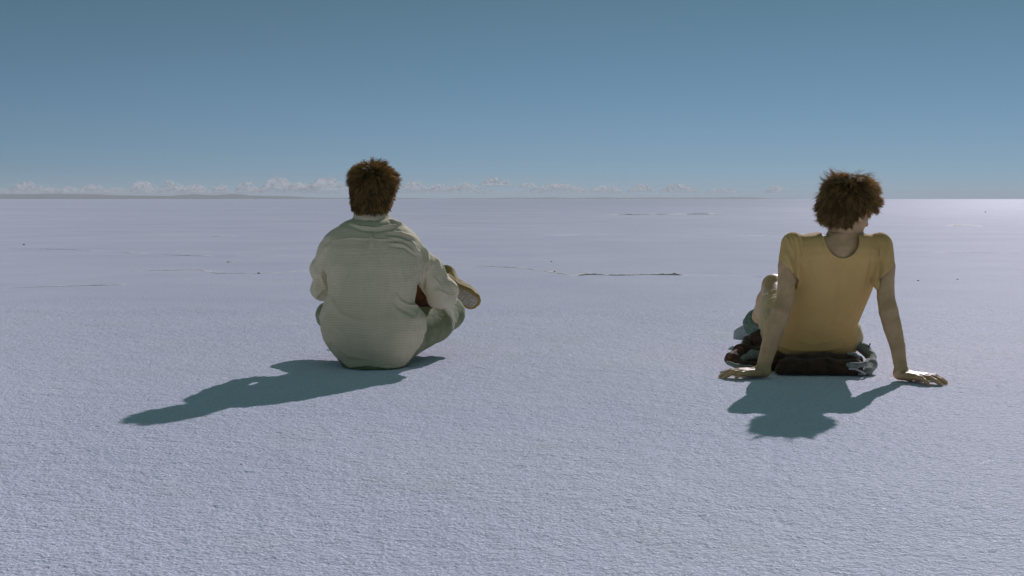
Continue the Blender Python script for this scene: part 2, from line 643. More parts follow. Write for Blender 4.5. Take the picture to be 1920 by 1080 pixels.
# ------------------------------------------------------------------ bodies
def head_sdf(o, rot, s=1.0):
    """o: point between the ears. local x right, y face, z up"""
    def L(x, y, z): return o + rot @ (np.array([x, y, z], np.float32) * s)
    f = [ell(L(0, -.008, .038), np.array([.076, .098, .088]) * s, rot),
         ell(L(0, .035, -.01), np.array([.062, .065, .075]) * s, rot),
         ell(L(0, .042, -.062), np.array([.046, .052, .040]) * s, rot),
         ell(L(0, .078, -.092), np.array([.022, .020, .018]) * s, rot)]
    base = union(f, .022 * s)
    feats = [cone(L(0, .098, .015), L(0, .122, -.022), .008 * s, .012 * s),
             ell(L(.011, .108, -.028), np.array([.009, .010, .007]) * s, rot),
             ell(L(-.011, .108, -.028), np.array([.009, .010, .007]) * s, rot),
             ell(L(0, .094, -.052), np.array([.024, .013, .006]) * s, rot),
             ell(L(0, .092, -.062), np.array([.021, .013, .007]) * s, rot),
             ell(L(.030, .086, .030), np.array([.022, .012, .007]) * s, rot),
             ell(L(-.030, .086, .030), np.array([.022, .012, .007]) * s, rot)]
    fe = union(feats, .006 * s)
    sock = [ell(L(sx * .031, .098, .010), np.array([.015, .012, .010]) * s, rot) for sx in (1, -1)]
    lids = [ell(L(sx * .031, .084, .010), np.array([.015, .013, .012]) * s, rot) for sx in (1, -1)]
    ears = []
    for sx in (1, -1):
        er = rot @ euler(sx * 22, 8, 0)
        shell_ = ell(L(sx * .080, -.010, -.002), np.array([.009, .019, .032]) * s, er)
        bowl = ell(L(sx * .090, -.004, .003), np.array([.008, .011, .017]) * s, er)
        lobe = ell(L(sx * .074, .000, -.030), np.array([.006, .009, .010]) * s, er)
        ears.append((lambda a, b, c: lambda P: smin(np.maximum(a(P), -b(P)), c(P), .006))(shell_, bowl, lobe))

    def g(P):
        d = smin(base(P), fe(P), .010 * s)
        for q in sock: d = np.maximum(d, -smin(q(P), q(P) + .0, .001))
        for q in lids: d = smin(d, q(P), .003)
        for q in ears: d = smin(d, q(P), .006)
        return d
    return g, L


def hand_sdf(w, Fd, Nd, side, tips, s=1.0, knuckle=.020, thumb=None, palm_n=.004):
    """w wrist; Fd finger direction; Nd back of the hand; side +1: thumb on +side axis.
    tips: four fingertip targets (index .. little) in local (side, forward, normal) metres"""
    rot = frame(Fd, Nd)
    rot = rot.copy(); rot[:, 0] *= side

    def L(x, y, z): return w + rot @ (np.array([x, y, z], np.float32) * s)
    fs = [cone(L(0, -.01, 0), L(.004, .03, -.004), .024 * s, .020 * s),
          rbox(L(.002, .052, palm_n - .006), np.array([.038, .040, .013]) * s, .012 * s, rot)]
    roots = [(.029, .086), (.010, .092), (-.010, .088), (-.028, .078)]
    rad = [(.0098, .0086, .0068), (.0100, .0088, .0070), (.0096, .0084, .0067), (.0086, .0074, .0060)]
    fing = []
    for (rx, ry), (tx, ty, tz), r in zip(roots, tips, rad):
        a = np.array([rx, ry, palm_n - .004]); t = np.array([tx, ty, tz])
        m1 = a + (t - a) * .42 + np.array([0, 0, knuckle * .55])
        m2 = a + (t - a) * .74 + np.array([0, 0, knuckle * .38])
        pts = [L(rx * .8, ry - .03, palm_n - .004), L(*a), L(*m1), L(*m2), L(*t)]
        rr = [.012 * s, r[0] * 1.12 * s, r[1] * s, (r[1] + r[2]) / 2 * s, r[2] * s]
        fing.append(union(chain(pts, rr), .004))
    th = thumb or [(.026, .022, -.004), (.050, .046, -.008), (.066, .074, -.012), (.072, .098, -.014)]
    fing.append(union(chain([L(*p) for p in th], [.015 * s, .0125 * s, .0105 * s, .0082 * s]), .004))
    palm = union(fs, .012)

    def g(P):
        d = palm(P)
        for q in fing: d = smin(d, q(P), .0035)
        return d
    return cull(g, w + rot @ np.array([0, .08, 0], np.float32), .17), L


def eyes(parent, L, base, s=1.0):
    for sx in (1, -1):
        c = L(sx * .031, .0875, .010)
        V, Q = uv_ball(c, .0125 * s)
        e = mesh_obj('eye', V, Q, M['eye'], parent, base)
        c2 = L(sx * .031, .0875 + .0088, .010)
        V, Q = uv_ball(c2, .0055 * s, 10, 6)
        mesh_obj('iris', V, Q, M['iris'], e)
        e.children[0].data.transform(Matrix.Translation(-Vector([float(x) for x in base])))


def uv_ball(c, r, nu=14, nv=9):
    V = []; Q = []
    for j in range(nv):
        th = math.pi * (j + .02) / (nv - 1 + .04)
        for i in range(nu):
            ph = 2 * math.pi * i / nu
            V.append(c + r * np.array([math.sin(th) * math.cos(ph), math.sin(th) * math.sin(ph), math.cos(th)]))
    for j in range(nv - 1):
        for i in range(nu):
            a = j * nu + i; b = j * nu + (i + 1) % nu
            Q.append((a, a + nu, b + nu, b))
    return np.array(V), np.array(Q)


def strands(name, roots, nrm, dirf, length, width, mat, parent, base, nseg=5, tone=None, seed=0, guides=0):
    """tapered three-sided hair locks; dirf(points, normals, step) returns growth directions"""
    n = len(roots)
    rg = np.random.default_rng(seed)
    pts = [roots.copy()]
    p = roots.copy()
    wob = rg.normal(size=(n, 3)) * 0.13
    for k in range(nseg):
        d = dirf(p, nrm, k / nseg) + wob * (0.4 + 0.9 * k / nseg)
        d /= np.linalg.norm(d, axis=1)[:, None] + 1e-9
        p = p + d * (length / nseg)[:, None]
        pts.append(p)
    pts = np.stack(pts, 1)                       # n, nseg+1, 3
    if guides:
        gi = rg.choice(n, guides, replace=False)
        G = roots[gi]
        near = np.empty(n, int)
        for a in range(0, n, 2000):
            d2 = ((roots[a:a + 2000, None, :] - G[None]) ** 2).sum(2)
            near[a:a + 2000] = d2.argmin(1)
        gp = pts[gi][near]
        cl = (np.arange(nseg + 1) / nseg)[None, :, None] ** 1.2 * (.35 + .5 * rg.random(n))[:, None, None]
        pts = pts * (1 - cl) + gp * cl
        if tone is not None:
            gt = rg.random(guides)[near]
            tone = np.clip(tone * (.45 + 1.1 * gt), 0, 1)
    tang = np.gradient(pts, axis=1)
    tang /= np.linalg.norm(tang, axis=2)[..., None] + 1e-9
    ref = rg.normal(size=(n, 1, 3))
    u = np.cross(tang, ref); u /= np.linalg.norm(u, axis=2)[..., None] + 1e-9
    v = np.cross(tang, u)
    w = (1 - (np.arange(nseg + 1) / nseg) ** 1.7 * 0.93)[None, :, None] * width[:, None, None]
    rings = []
    for a in range(3):
        an = 2 * math.pi * a / 3
        rings.append(pts + w * (math.cos(an) * u + math.sin(an) * v))
    V = np.stack(rings, 2).reshape(-1, 3)        # index = (i*(nseg+1)+k)*3+a
    i = np.arange(n)[:, None, None]; k = np.arange(nseg)[None, :, None]; a = np.arange(3)[None, None, :]
    b0 = (i * (nseg + 1) + k) * 3
    A = b0 + a; B_ = b0 + (a + 1) % 3
    Q = np.stack([A, B_, B_ + 3, A + 3], -1).reshape(-1, 4)
    o = mesh_obj(name, V, Q, mat, parent, base)
    if tone is None: tone = rg.random(n)
    att = o.data.attributes.new('tone', 'FLOAT', 'POINT')
    att.data.foreach_set('value', np.repeat(tone.astype(np.float32), (nseg + 1) * 3))
    return o


FOLD = 1.35


def fold2d(V, N, pts, w, amp, back=True, sharp=1.0):
    """ridge (amp > 0) or crease (amp < 0) along a line on the camera-side surface, pts in (x, z) metres"""
    p = V[:, [0, 2]]
    best = np.full(len(V), 9.0); tt = np.zeros(len(V)); L = len(pts) - 1
    for i in range(L):
        a = np.array(pts[i]); b = np.array(pts[i + 1]); ba = b - a
        t = np.clip(((p - a) @ ba) / (ba @ ba + 1e-12), 0, 1)
        d = np.linalg.norm(p - a - t[:, None] * ba, axis=1)
        m = d < best
        best[m] = d[m]; tt[m] = (i + t[m]) / L
    env = np.sin(np.clip(tt, 0.04, 0.96) * math.pi) ** 0.6
    face = np.clip(-N[:, 1] * 2 + 0.4, 0, 1)
    return FOLD * amp * np.exp(-(best / w) ** 2 * sharp) * env * face


def xz(px, py, d):
    q = at(px, py, d); return (q[0], q[2])


# =================================================================== THE MAN
def build_man():
    base = np.array([at(705, 660, 5.08)[0], 5.08, 0.0])
    root = empty('person', tuple(base))
    tag(root, 'man in a cream gauze shirt sitting cross-legged on the salt with his back turned', 'person',
        'people sitting on the salt flat')
    D = 5.03
    rows = []
    #        py   left  right  y_mid  back  front
    tab = [(407, 676, 724, 5.135, .040, .04), (412, 655, 743, 5.12, .066, .06),
           (419, 642, 753, 5.11, .085, .07), (430, 624, 766, 5.10, .100, .08), (445, 607, 782, 5.09, .115, .10),
           (465, 604, 787, 5.075, .125, .115), (500, 606, 786, 5.06, .130, .12), (530, 611, 782, 5.055, .132, .12),
           (556, 613, 777, 5.055, .134, .12), (574, 607, 774, 5.06, .139, .12), (586, 602, 784, 5.065, .144, .12), (598, 599, 795, 5.07, .150, .13),
           (622, 600, 797, 5.075, .156, .14), (640, 606, 790, 5.08, .158, .14), (660, 615, 783, 5.085, .150, .14),
           (678, 627, 774, 5.09, .135, .13), (690, 634, 768, 5.09, .155, .12), (697, 637, 765, 5.09, .162, .10), (701, 642, 758, 5.09, .160, .08)]
    for py, l, r, ym, bb, bf in tab:
        dd = ym - bb * 0.35
        z = at(0, py, ym - bb * .8)[2]
        rows.append((z, at(l, py, dd)[0], at(r, py, dd)[0], ym, bb, bf))
    torso_c = loft(rows, 2.35)
    torso_b = loft(rows, 2.25, 0.024)

    shR, elR, wrR = at(766, 467, 5.08), at(829, 549, 5.17), np.array([-.335, 5.42, .315])
    shL, elL, wrL = at(620, 470, 5.08), at(607, 540, 5.19), np.array([-.475, 5.43, .372])
    hipR, knR, anR = np.array([-.47, 5.12, .115]), np.array([-.275, 5.47, .185]), np.array([-.62, 5.62, .062])
    hipL, knL, anL = np.array([-.64, 5.12, .115]), np.array([-.797, 5.43, .178]), np.array([-.385, 5.60, .315])
    toeL = at(893, 566, 5.70)
    hd = at(699, 374, 5.155)
    hrot = euler(-3, -6, 2)
    head, HL = head_sdf(hd, hrot, 1.0)

    # ---- body
    neck = cone(np.array([base[0] - .02, 5.10, .56]), hd + np.array([0, -.005, -.01]), .066, .058)
    armR = union(chain([shR, elR, wrR], [.036, .036, .026]), .02)
    armL = union(chain([shL, elL, wrL], [.034, .034, .026]), .02)
    tips = [(.030, .120, -.060), (.010, .125, -.066), (-.010, .120, -.064), (-.028, .105, -.055)]
    gripR, _ = hand_sdf(wrR, (-.35, .9, -.15), (.15, -.1, 1), -1, tips, 1.0, .05)
    gripL, _ = hand_sdf(wrL, (.75, .65, -.15), (-.1, -.1, 1), 1, tips, 1.0, .05)
    legR = union(chain([hipR, knR, anR], [.082, .056, .040]), .03)
    legL = union(chain([hipL, knL, anL], [.082, .056, .040]), .03)
    ftR = cone(anR + [0, .02, -.015], anR + [-.17, .10, -.015], .036, .026)
    ftL = cone(anL + [.0, .0, .0], toeL + [-.04, .02, .025], .034, .024)
    bodyf = union([torso_b, neck, cull(head, hd, .19), armR, armL, legR, legL, ftR, ftL], .026)
    f = lambda P: smin(smin(bodyf(P), gripR(P), .012), gripL(P), .012)
    V, Q = surf(f, (-1.0, 4.82, -.02), (-.08, 5.86, .90), .0042)
    mesh_obj('body', V, Q, M['skin_m'], root, base)
    eyes(root, HL, base)

    # ---- shirt
    slR = union(chain([shR + [0, 0, 0], (shR + elR) / 2 + [.008, 0, .0], elR, elR * .45 + wrR * .55], [.050, .054, .060, .054]), .03)
    slL = union(chain([shL + [0, 0, 0], (shL + elL) / 2 + [-.012, 0, 0], elL + [-.004, 0, .0], elL * .45 + wrL * .55], [.046, .044, .040, .038]), .03)
    colr = hd + np.array([0, -.024, -.082])

    def shirt0(P):
        a = torso_c(P)
        b = smin(slR(P), slL(P), .01)
        return smin(a, b, .020)

    def shirt(P):
        d = shirt0(P)
        t = .011
        d = np.maximum(d, -(d + t))
        # collar: a standing band folded over
        q = P - colr
        rr = np.sqrt((q[:, 0] / 1.02) ** 2 + (q[:, 1] / 1.0) ** 2)
        zz = q[:, 2] + .28 * q[:, 1]
        band = np.maximum(np.abs(rr - (.073 - .34 * zz)) - .0058, np.abs(zz - .000) - .024)
        d = smin(d, band, .006)
        # openings
        neck_hole = cone(colr + [0, .01, -.03], colr + [0, .03, .12], .058, .062)(P)
        d = np.maximum(d, -neck_hole)
        for e, w_ in ((elR, wrR), (elL, wrL)):
            dr = (w_ - e) / np.linalg.norm(w_ - e)
            c = e * .5 + w_ * .5
            reg = np.maximum(-((P - c) @ dr.astype(np.float32)), np.linalg.norm(P - (c + dr * .06), axis=1) - .12)
            d = np.maximum(d, -reg)
        # hem: rises at the front, curves over the seat
        hem = .013 + .006 * np.sin(P[:, 0] * 30) + np.clip((P[:, 1] - 5.02), 0, 1) * .75 + .55 * np.clip(np.abs(P[:, 0] + .545) - .11, 0, 1)
        d = np.maximum(d, hem - P[:, 2])
        return d
    V, Q = surf(shirt, (-.93, 4.84, -.01), (-.16, 5.36, .68), .0040)
    N = normals(V, Q)
    dz = .0036 * fbm(V * [1, 1, .5], 24, 3, 4) + .0050 * fbm(V * [1, 1, .7], 9, 2, 8)
    rdg = 1 - 2 * np.abs(vnoise(V @ np.array([[.8, 0, .6], [0, 1, 0], [-.6, 0, .8]]) * [1.5, 1, .42], 19, 77))
    slv = np.clip((np.abs(V[:, 0] + .565) - .16) / .04, 0, 1)
    dz += .0065 * np.clip(rdg, -.2, 1) * (slv * .9 + .18)
    low = np.clip((.34 - V[:, 2]) / .3, 0, 1)
    dz += low * .0045 * vnoise(V, 13, 31)
    F_ = lambda pts, w, a: fold2d(V, N, [xz(x, y, 4.93) for x, y in pts], w, a)
    dz += F_([(742, 552), (750, 566), (765, 575), (780, 582), (792, 594), (794, 612)], .0048, .0085)      # bright roll above the hip
    dz += F_([(735, 562), (748, 578), (766, 588), (780, 598)], .008, -.005)
    dz += F_([(650, 421), (672, 427), (700, 429), (728, 426), (750, 420)], .0040, .0055)     # lower edge of the turned-down collar
    dz += F_([(652, 426), (674, 433), (700, 435), (728, 432), (750, 426)], .0050, -.0030)
    dz += F_([(722, 412), (736, 419), (752, 424)], .0035, .006)
    dz += F_([(620, 452), (650, 447), (700, 449), (750, 452), (778, 462)], .0030, .0028)       # yoke seam
    dz += F_([(640, 470), (628, 500), (622, 540)], .010, .0040)
    dz += F_([(660, 480), (645, 530), (640, 580)], .010, -.0040)
    dz += F_([(745, 480), (756, 530), (752, 575)], .010, .0040)
    dz += F_([(725, 500), (735, 550), (720, 600)], .012, -.0040)
    dz += F_([(694, 436), (695, 450), (696, 462)], .0040, .009)                  # box pleat with its loop
    dz += F_([(687, 470), (683, 520), (680, 580)], .006, .0025)
    dz += F_([(704, 470), (708, 520), (712, 580)], .006, .0025)
    for k, (x, y) in enumerate([(722, 436), (722, 446), (728, 457)]):            # pulls towards the right shoulder
        dz += F_([(x, y), (x + 25, y + 3), (x + 48, y + 10 + 4 * k)], .005, .0055)
        dz += F_([(x + 3, y + 6), (x + 28, y + 9), (x + 50, y + 17 + 4 * k)], .004, -.004)
    for a, b_, c in (((768, 452), (782, 480), (784, 520)), ((779, 448), (795, 475), (800, 515)), ((790, 450), (810, 480), (822, 510))):
        dz += F_([a, b_, c], .005, .006)
    for a, b_ in (((786, 470), (790, 535)), ((806, 520), (822, 545)), ((812, 545), (835, 560)), ((838, 530), (852, 556)), ((846, 540), (856, 566))):
        dz += F_([a, b_], .0055, .006)
    dz += F_([(793, 500), (789, 545), (794, 572)], .006, -.009)
    dz += F_([(606, 470), (605, 520), (610, 556)], .0055, -.012)
    dz += F_([(594, 480), (592, 520), (598, 560)], .006, .005)
    dz += F_([(620, 640), (650, 668), (700, 676)], .009, .005)
    dz += F_([(640, 690), (690, 682), (750, 678)], .006, .004)
    dz += F_([(772, 640), (760, 675)], .005, -.006)
    dz += F_([(786, 640), (778, 668), (764, 684)], .005, .007)
    dz += F_([(615, 560), (640, 590), (690, 606)], .010, .0035)
    dz += F_([(610, 600), (650, 630), (720, 640)], .010, .003)
    V = V + N * (dz * np.where(shirt0(V.astype(np.float32)) < -.0055, -1, 1))[:, None]
    sh = mesh_obj('shirt', V, Q, M['linen'], root, base)
    th = V - base
    k_ = np.clip((V[:, 2] - .46) / .05, 0, 1)
    th[:, 2] = V[:, 2] + k_ * (V[:, 1] - 4.97) * .9
    att = sh.data.attributes.new('thread', 'FLOAT_VECTOR', 'POINT'); att.data.foreach_set('vector', th.astype(np.float32).ravel())

    # ---- trousers
    pel = ell((base[0], 5.10, .100), (.185, .150, .102))
    tR = union(chain([hipR, hipR * .4 + knR * .6 + [.01, 0, 0], knR + [-.012, 0, 0], knR * .5 + anR * .5 + [0, .0, .01], anR * .9 + knR * .1], [.100, .086, .074, .068, .060]), .02)
    tL = union(chain([hipL, hipL * .4 + knL * .6 + [0, 0, 0], knL, knL * .5 + anL * .5, anL * .97 + knL * .03], [.100, .080, .064, .060, .054]), .02)

    seat = loft(rows, 2.3, .0075)

    def tro(P):
        d = smin(pel(P), smin(tR(P), tL(P), .012), .035)
        d = smin(d, np.maximum(seat(P), P[:, 2] - .17), .01)
        back = (P[:, 1] < 5.13) & (P[:, 2] > .05) & (P[:, 0] < -.40)
        d = np.where(back, np.maximum(d, torso_c(P) + .015), d)
        d = np.maximum(d, .004 - P[:, 2])
        return np.maximum(d, P[:, 2] - .40)
    V, Q = surf(tro, (-.96, 4.88, -.01), (-.12, 5.78, .44), .0050)
    N = normals(V, Q)
    dz = .003 * fbm(V, 14, 2, 14) + .003 * fbm(V * [1.2, .6, 1], 24, 2, 3) * np.clip((V[:, 1] - 5.15) * 4, 0, 1)
    rd = V - knR
    ang = np.arctan2(rd[:, 2], rd[:, 0])
    dz += .0000 * np.sin(ang * 7 + 20 * rd[:, 1]) * np.exp(-np.linalg.norm(rd, axis=1) ** 2 / .035) * (V[:, 0] > -.5)
    V = V + N * dz[:, None]
    V[:, 2] = np.maximum(V[:, 2], .003)
    mesh_obj('trousers', V, Q, M['denim'], root, base)

    # ---- shoes
    def shoe(heel, toe, up, name='shoe'):
        rot = frame(toe - heel, up)
        L = np.linalg.norm(toe - heel)
        o = (heel + toe) / 2

        def wid(y):
            t = np.clip(y / L + .5, 0, 1)
            return np.interp(t, [0, .08, .25, .45, .7, .88, .97, 1], [.020, .032, .036, .035, .048, .045, .030, .012])

        def out2d(Q_):
            return np.maximum(np.abs(Q_[:, 0]) - wid(Q_[:, 1]), np.abs(Q_[:, 1]) - L / 2 + .002)

        def upper(P):
            Q_ = (P - o) @ rot
            prof = np.interp(Q_[:, 1] / L + .5, [0, .3, .5, .75, 1], [.085, .090, .075, .052, .030])
            d = np.maximum(out2d(Q_) + np.clip(Q_[:, 2], 0, 1) * .30 - .002, np.maximum(Q_[:, 2] - prof, .004 - Q_[:, 2]))
            ank = cone(o + rot @ np.array([0, -L * .24, .05]), o + rot @ np.array([0, -L * .28, .11]), .040, .042)(P)
            d = smin(d, np.maximum(ank, Q_[:, 2] - .082), .02)
            return d

        def sole(P):
            Q_ = (P - o) @ rot
            d = np.maximum(out2d(Q_) + .010, np.abs(Q_[:, 2] + .001) - .006)
            tread = np.where(np.mod(Q_[:, 1] * 100, 1.6) < .45, .003, 0)
            return d + tread * (Q_[:, 2] < -.002)

        def welt(P):
            Q_ = (P - o) @ rot
            d = np.maximum(out2d(Q_) - .001, np.abs(Q_[:, 2] - .003) - .009)
            hol = np.maximum(out2d(Q_) + .0105, Q_[:, 2] - .001)
            return np.maximum(d, -hol)
        c = o
        lo, hi = c - .21, c + .21
        up_f = lambda P: smin(upper(P), welt(P), .006)
        V, Q = surf(up_f, lo, hi, .0040)
        N = normals(V, Q)
        V = V + N * (.0025 * fbm(V, 45, 2, 5))[:, None]
        s_ = mesh_obj(name, V, Q, M['suede'], root, base)
        V, Q = surf(sole, lo, hi, .0035)
        b = mesh_obj('sole', V, Q, M['sole'], s_)
        b.data.transform(Matrix.Translation(-Vector([float(x) for x in base])))
        return s_
    toe = at(895, 571, 5.66)
    heel = at(812, 512, 5.60)
    shoe(heel + [.004, -.01, -.006], toe + [.004, -.01, -.006], (-.18, .70, .66))
    shoe(anR + [.06, .0, -.045], anR + [-.19, .12, -.045], (0, 0, 1))

    # ---- hair
    def L(x, y, z): return hd + hrot @ np.array([x, y, z], np.float32)
    cc = L(0, -.012, .040)
    cap_core = union([ell(cc, (.079, .102, .094), hrot), ell(L(0, -.055, -.022), (.067, .055, .070), hrot),
                      ell(L(.003, -.038, -.070), (.046, .040, .045), hrot)], .03)

    def capf(P):
        d = cap_core(P) - .0015
        Ql = (P - hd) @ hrot
        face = ell(L(0, .085, -.045), (.085, .085, .105), hrot)(P)
        ear = ell(L(.082, .0, -.020), (.03, .030, .040), hrot)(P)
        ear2 = ell(L(-.082, .0, -.020), (.03, .030, .040), hrot)(P)
        d = smax(d, -face, .01); d = smax(d, -ear, .006); d = smax(d, -ear2, .006)
        return np.maximum(d, -.098 - Ql[:, 2])
    V, Q = surf(capf, hd - .16, hd + .16, .0045)
    N = normals(V, Q)
    V2 = V + N * (.004 * fbm(V, 60, 2, 2))[:, None]
    cap = mesh_obj('hair', V2, Q, M['hair_m'], root, base)
    att = cap.data.attributes.new('tone', 'FLOAT', 'POINT'); att.data.foreach_set('value', np.full(len(V2), .10, np.float32))
    rg = np.random.default_rng(3)
    n = 13000
    idx = rg.integers(0, len(V), n)
    rt, nr = V[idx].copy() + rg.normal(size=(n, 3)) * .0012, N[idx]
    hl = (rt - hd) @ hrot
    top = np.clip((hl[:, 2] - .055) / .055, 0, 1)
    length = .018 + .026 * top + .010 * rg.random(n)
    rim = np.exp(-((hl[:, 2] - .075) / .022) ** 2) * np.clip(np.abs(hl[:, 0]) / .07, 0, 1)
    length += rim * .020 * rg.random(n)
    length *= np.where(hl[:, 2] < -.045, .55, 1.0)
    ctr = cc

    clump = vnoise(rt, 90, 3), vnoise(rt, 90, 13), vnoise(rt, 90, 23)
    clump = np.stack(clump, 1)

    def df(p, nn, t):
        r = p - ctr
        r = r / np.linalg.norm(r, axis=1)[:, None]
        crown = hrot @ np.array([.02, -.45, .9])
        flow = r - crown * (r @ crown)[:, None] * 1.0
        flow = r * .15 + flow
        flow /= np.linalg.norm(flow, axis=1)[:, None] + 1e-6
        down = np.array([0, 0, -1.0])
        w = np.clip((.09 - (p - hd) @ hrot[:, 2]) / .05, 0, 1)[:, None]
        d = nn * (.40 - .26 * w) + flow * (.75 + .25 * w) + down * (.10 + .75 * w + .35 * t) + clump * .6
        return d
    tone = np.clip(.25 + .30 * rg.random(n) + .30 * top * rg.random(n) + .25 * np.clip(hl[:, 0] / .09, 0, 1) * rg.random(n), 0, 1)  # lighter towards the top and right: sunlit gold put into the hair colour
    locks = strands('locks', rt, nr, df, length, .0008 + .0007 * rg.random(n), M['hair_m'], cap, (0, 0, 0), 5, tone, 5, 1100)
    locks.data.transform(Matrix.Translation(-Vector([float(x) for x in base])))
    locks['kind'] = 'stuff'
    return root


def smax(a, b, k):
    return -smin(-a, -b, k)


man = build_man()
print('man', round(time.time() - T0, 1))


# =================================================================== THE WOMAN
def build_woman():
    base = np.array([at(1535, 660, 5.02)[0], 5.02, 0.0])
    root = empty('person', tuple(base))
    tag(root, 'woman in a yellow T-shirt leaning back on both hands, head turned to the right', 'person',
        'people sitting on the salt flat')
    tab = [(434, 1556, 1606, 4.865, .040, .05), (438, 1528, 1626, 4.86, .058, .06), (443, 1502, 1640, 4.86, .072, .07), (452, 1490, 1648, 4.86, .082, .08),
           (464, 1486, 1652, 4.86, .092, .10), (480, 1482, 1655, 4.865, .098, .11), (510, 1482, 1650, 4.885, .102, .115),
           (540, 1479, 1640, 4.905, .100, .11), (570, 1476, 1629, 4.93, .098, .105), (600, 1472, 1616, 4.96, .098, .105),
           (615, 1469, 1609, 4.975, .100, .11), (640, 1461, 1609, 5.00, .108, .12), (658, 1457, 1604, 5.01, .112, .13),
           (676, 1462, 1596, 5.02, .105, .13), (690, 1480, 1580, 5.02, .08, .10)]
    rows = []
    for py, l, r, ym, bb, bf in tab:
        dd = ym - bb * .35
        rows.append((at(0, py, ym - bb * .8)[2], at(l, py, dd)[0], at(r, py, dd)[0], ym, bb, bf))
    torso_c = loft(rows, 2.3)
    torso_b = loft(rows, 2.2, .017)

    shL, elL = at(1483, 458, 4.85), at(1470, 578, 4.80)
    wrL = at(1430, 694, 4.735)
    shR, elR = at(1652, 459, 4.85), at(1664, 584, 4.76)
    wrR = at(1691, 699, 4.665)
    hd = at(1590, 396, 4.86)
    hrot = euler(-56, -16, 6)
    head, HL = head_sdf(hd, hrot, .96)
    neck = union([cone(at(1574, 478, 4.84), at(1582, 425, 4.86), .062, .053), cone(at(1582, 425, 4.86), hd + [0, 0, .01], .052, .055)], .02)
    hipL, knL, anL = np.array([1.122, 5.08, .135]), at(1450, 535, 5.39), at(1417, 607, 5.66)
    hipR, knR, anR = np.array([1.335, 5.05, .130]), np.array([1.36, 5.44, .20]), np.array([1.33, 5.80, .08])
    armL = union(chain([shL, at(1476, 500, 4.83), at(1475, 523, 4.82), at(1472, 562, 4.80), at(1464, 586, 4.785), at(1451, 622, 4.77),
                        at(1443, 649, 4.76), at(1435, 675, 4.745), wrL + [0, 0, .010]], [.036, .036, .0345, .034, .0375, .0365, .032, .028, .025]), .003)
    armR = union(chain([shR, at(1661, 500, 4.82), at(1660, 530, 4.80), at(1661, 558, 4.78), at(1666, 584, 4.76), at(1673, 612, 4.74),
                        at(1683, 649, 4.71), at(1687, 679, 4.685), wrR + [0, 0, .010]], [.036, .036, .034, .0335, .0365, .035, .0285, .0245, .0235]), .003)
    # her left hand points left, her right hand points right and back towards the camera
    tipL = [(.062, .146, -.020), (.030, .164, -.020), (-.004, .160, -.020), (-.044, .132, -.020)]
    tipR = [(.066, .140, -.020), (.034, .162, -.020), (.000, .164, -.020), (-.040, .142, -.020)]
    thL = [(.024, .020, -.006), (.052, .040, -.012), (.074, .058, -.018), (.090, .076, -.020)]
    handL, _ = hand_sdf(wrL + [0, 0, -.004], (-.97, -.22, 0), (0, 0, 1), 1, tipL, 1.0, .016, thL)
    handR, _ = hand_sdf(wrR + [0, 0, -.004], (.60, -.80, 0), (0, 0, 1), -1, tipR, 1.04, .016, thL)
    legL = union(chain([hipL, knL, knL * .66 + anL * .34 + [0, -.016, -.01], anL], [.080, .044, .046, .031]), .025)
    legR = union(chain([hipR, knR, anR], [.084, .052, .034]), .025)
    ftL = cone(anL + [0, 0, -.03], anL + [-.04, .13, -.07], .030, .022)
    ftR = cone(anR + [0, 0, -.03], anR + [.02, .08, .06], .030, .022)
    bf = union([torso_b, neck, cull(head, hd, .18), legL, legR, ftL, ftR], .024)

    def f(P):
        d = smin(bf(P), smin(armL(P), armR(P), .01), .016)
        d = smin(smin(d, handL(P), .014), handR(P), .014)
        return np.maximum(d, .0015 - P[:, 2])
    V, Q = surf(f, (.72, 4.40, -.01), (1.72, 6.0, .83), .0034)
    N = normals(V, Q)
    V = V + N * (.0008 * fbm(V, 40, 2, 9))[:, None]
    # elbow creases and shoulder-blade edge of the neck
    mesh_obj('body', V, Q, M['skin_w'], root, base)
    eyes(root, HL, base, .96)
    # nails
    print('  woman body', round(time.time() - T0, 1), len(V))

    # ---- T-shirt
    # short sleeves that end along a slanting hem
    slL = union(chain([shL + [.006, 0, 0], shL * .45 + elL * .55 + [.002, 0, 0]], [.047, .046]), .03)
    slR = union(chain([shR + [-.004, 0, 0], shR * .45 + elR * .55 + [.0, 0, 0]], [.047, .045]), .03)

    def shirt0(P):
        return smin(torso_c(P), smin(slL(P), slR(P), .01), .018)

    def shirt(P):
        d = shirt0(P)
        t = .0085
        d = np.maximum(d, -(d + t))
        scoop = ell(at(1577, 444, 4.80), (.0700, .16, .0830))(P)
        hole = ell(at(1577, 446, 4.90), (.068, .11, .09))(P)
        d = np.maximum(d, -np.minimum(scoop, hole))
        # sleeve hems
        cL = at(1474, 503, 4.85)
        nL = np.array([-.74, 0, -.67], np.float32)
        regL = np.maximum(-((P - cL) @ nL), np.maximum(P[:, 0] - at(1492, 500, 4.85)[0], .0))
        regL = np.maximum(-((P - cL) @ nL), slL(P) - .015)
        inner = P[:, 0] - (at(1493, 500, 4.85)[0] - (P[:, 2] - .42) * .05)
        regL = np.maximum(regL, inner)
        cR = at(1664, 497, 4.85)
        nR = np.array([.68, 0, -.73], np.float32)
        regR = np.maximum(-((P - cR) @ nR), slR(P) - .035)
        regR = np.maximum(regR, (at(1639, 500, 4.85)[0]) - P[:, 0])
        d = np.maximum(d, -regL); d = np.maximum(d, -regR)
        hem = .055 + .010 * np.sin(P[:, 0] * 23 + 1)
        return np.maximum(d, hem - P[:, 2])
    V, Q = surf(shirt, (1.0, 4.70, .02), (1.56, 5.18, .60), .0036)
    N = normals(V, Q)
    dz = .0022 * fbm(V * [1, 1, .5], 18, 3, 44) + .0040 * fbm(V * [1.2, 1, .5], 8, 2, 48)
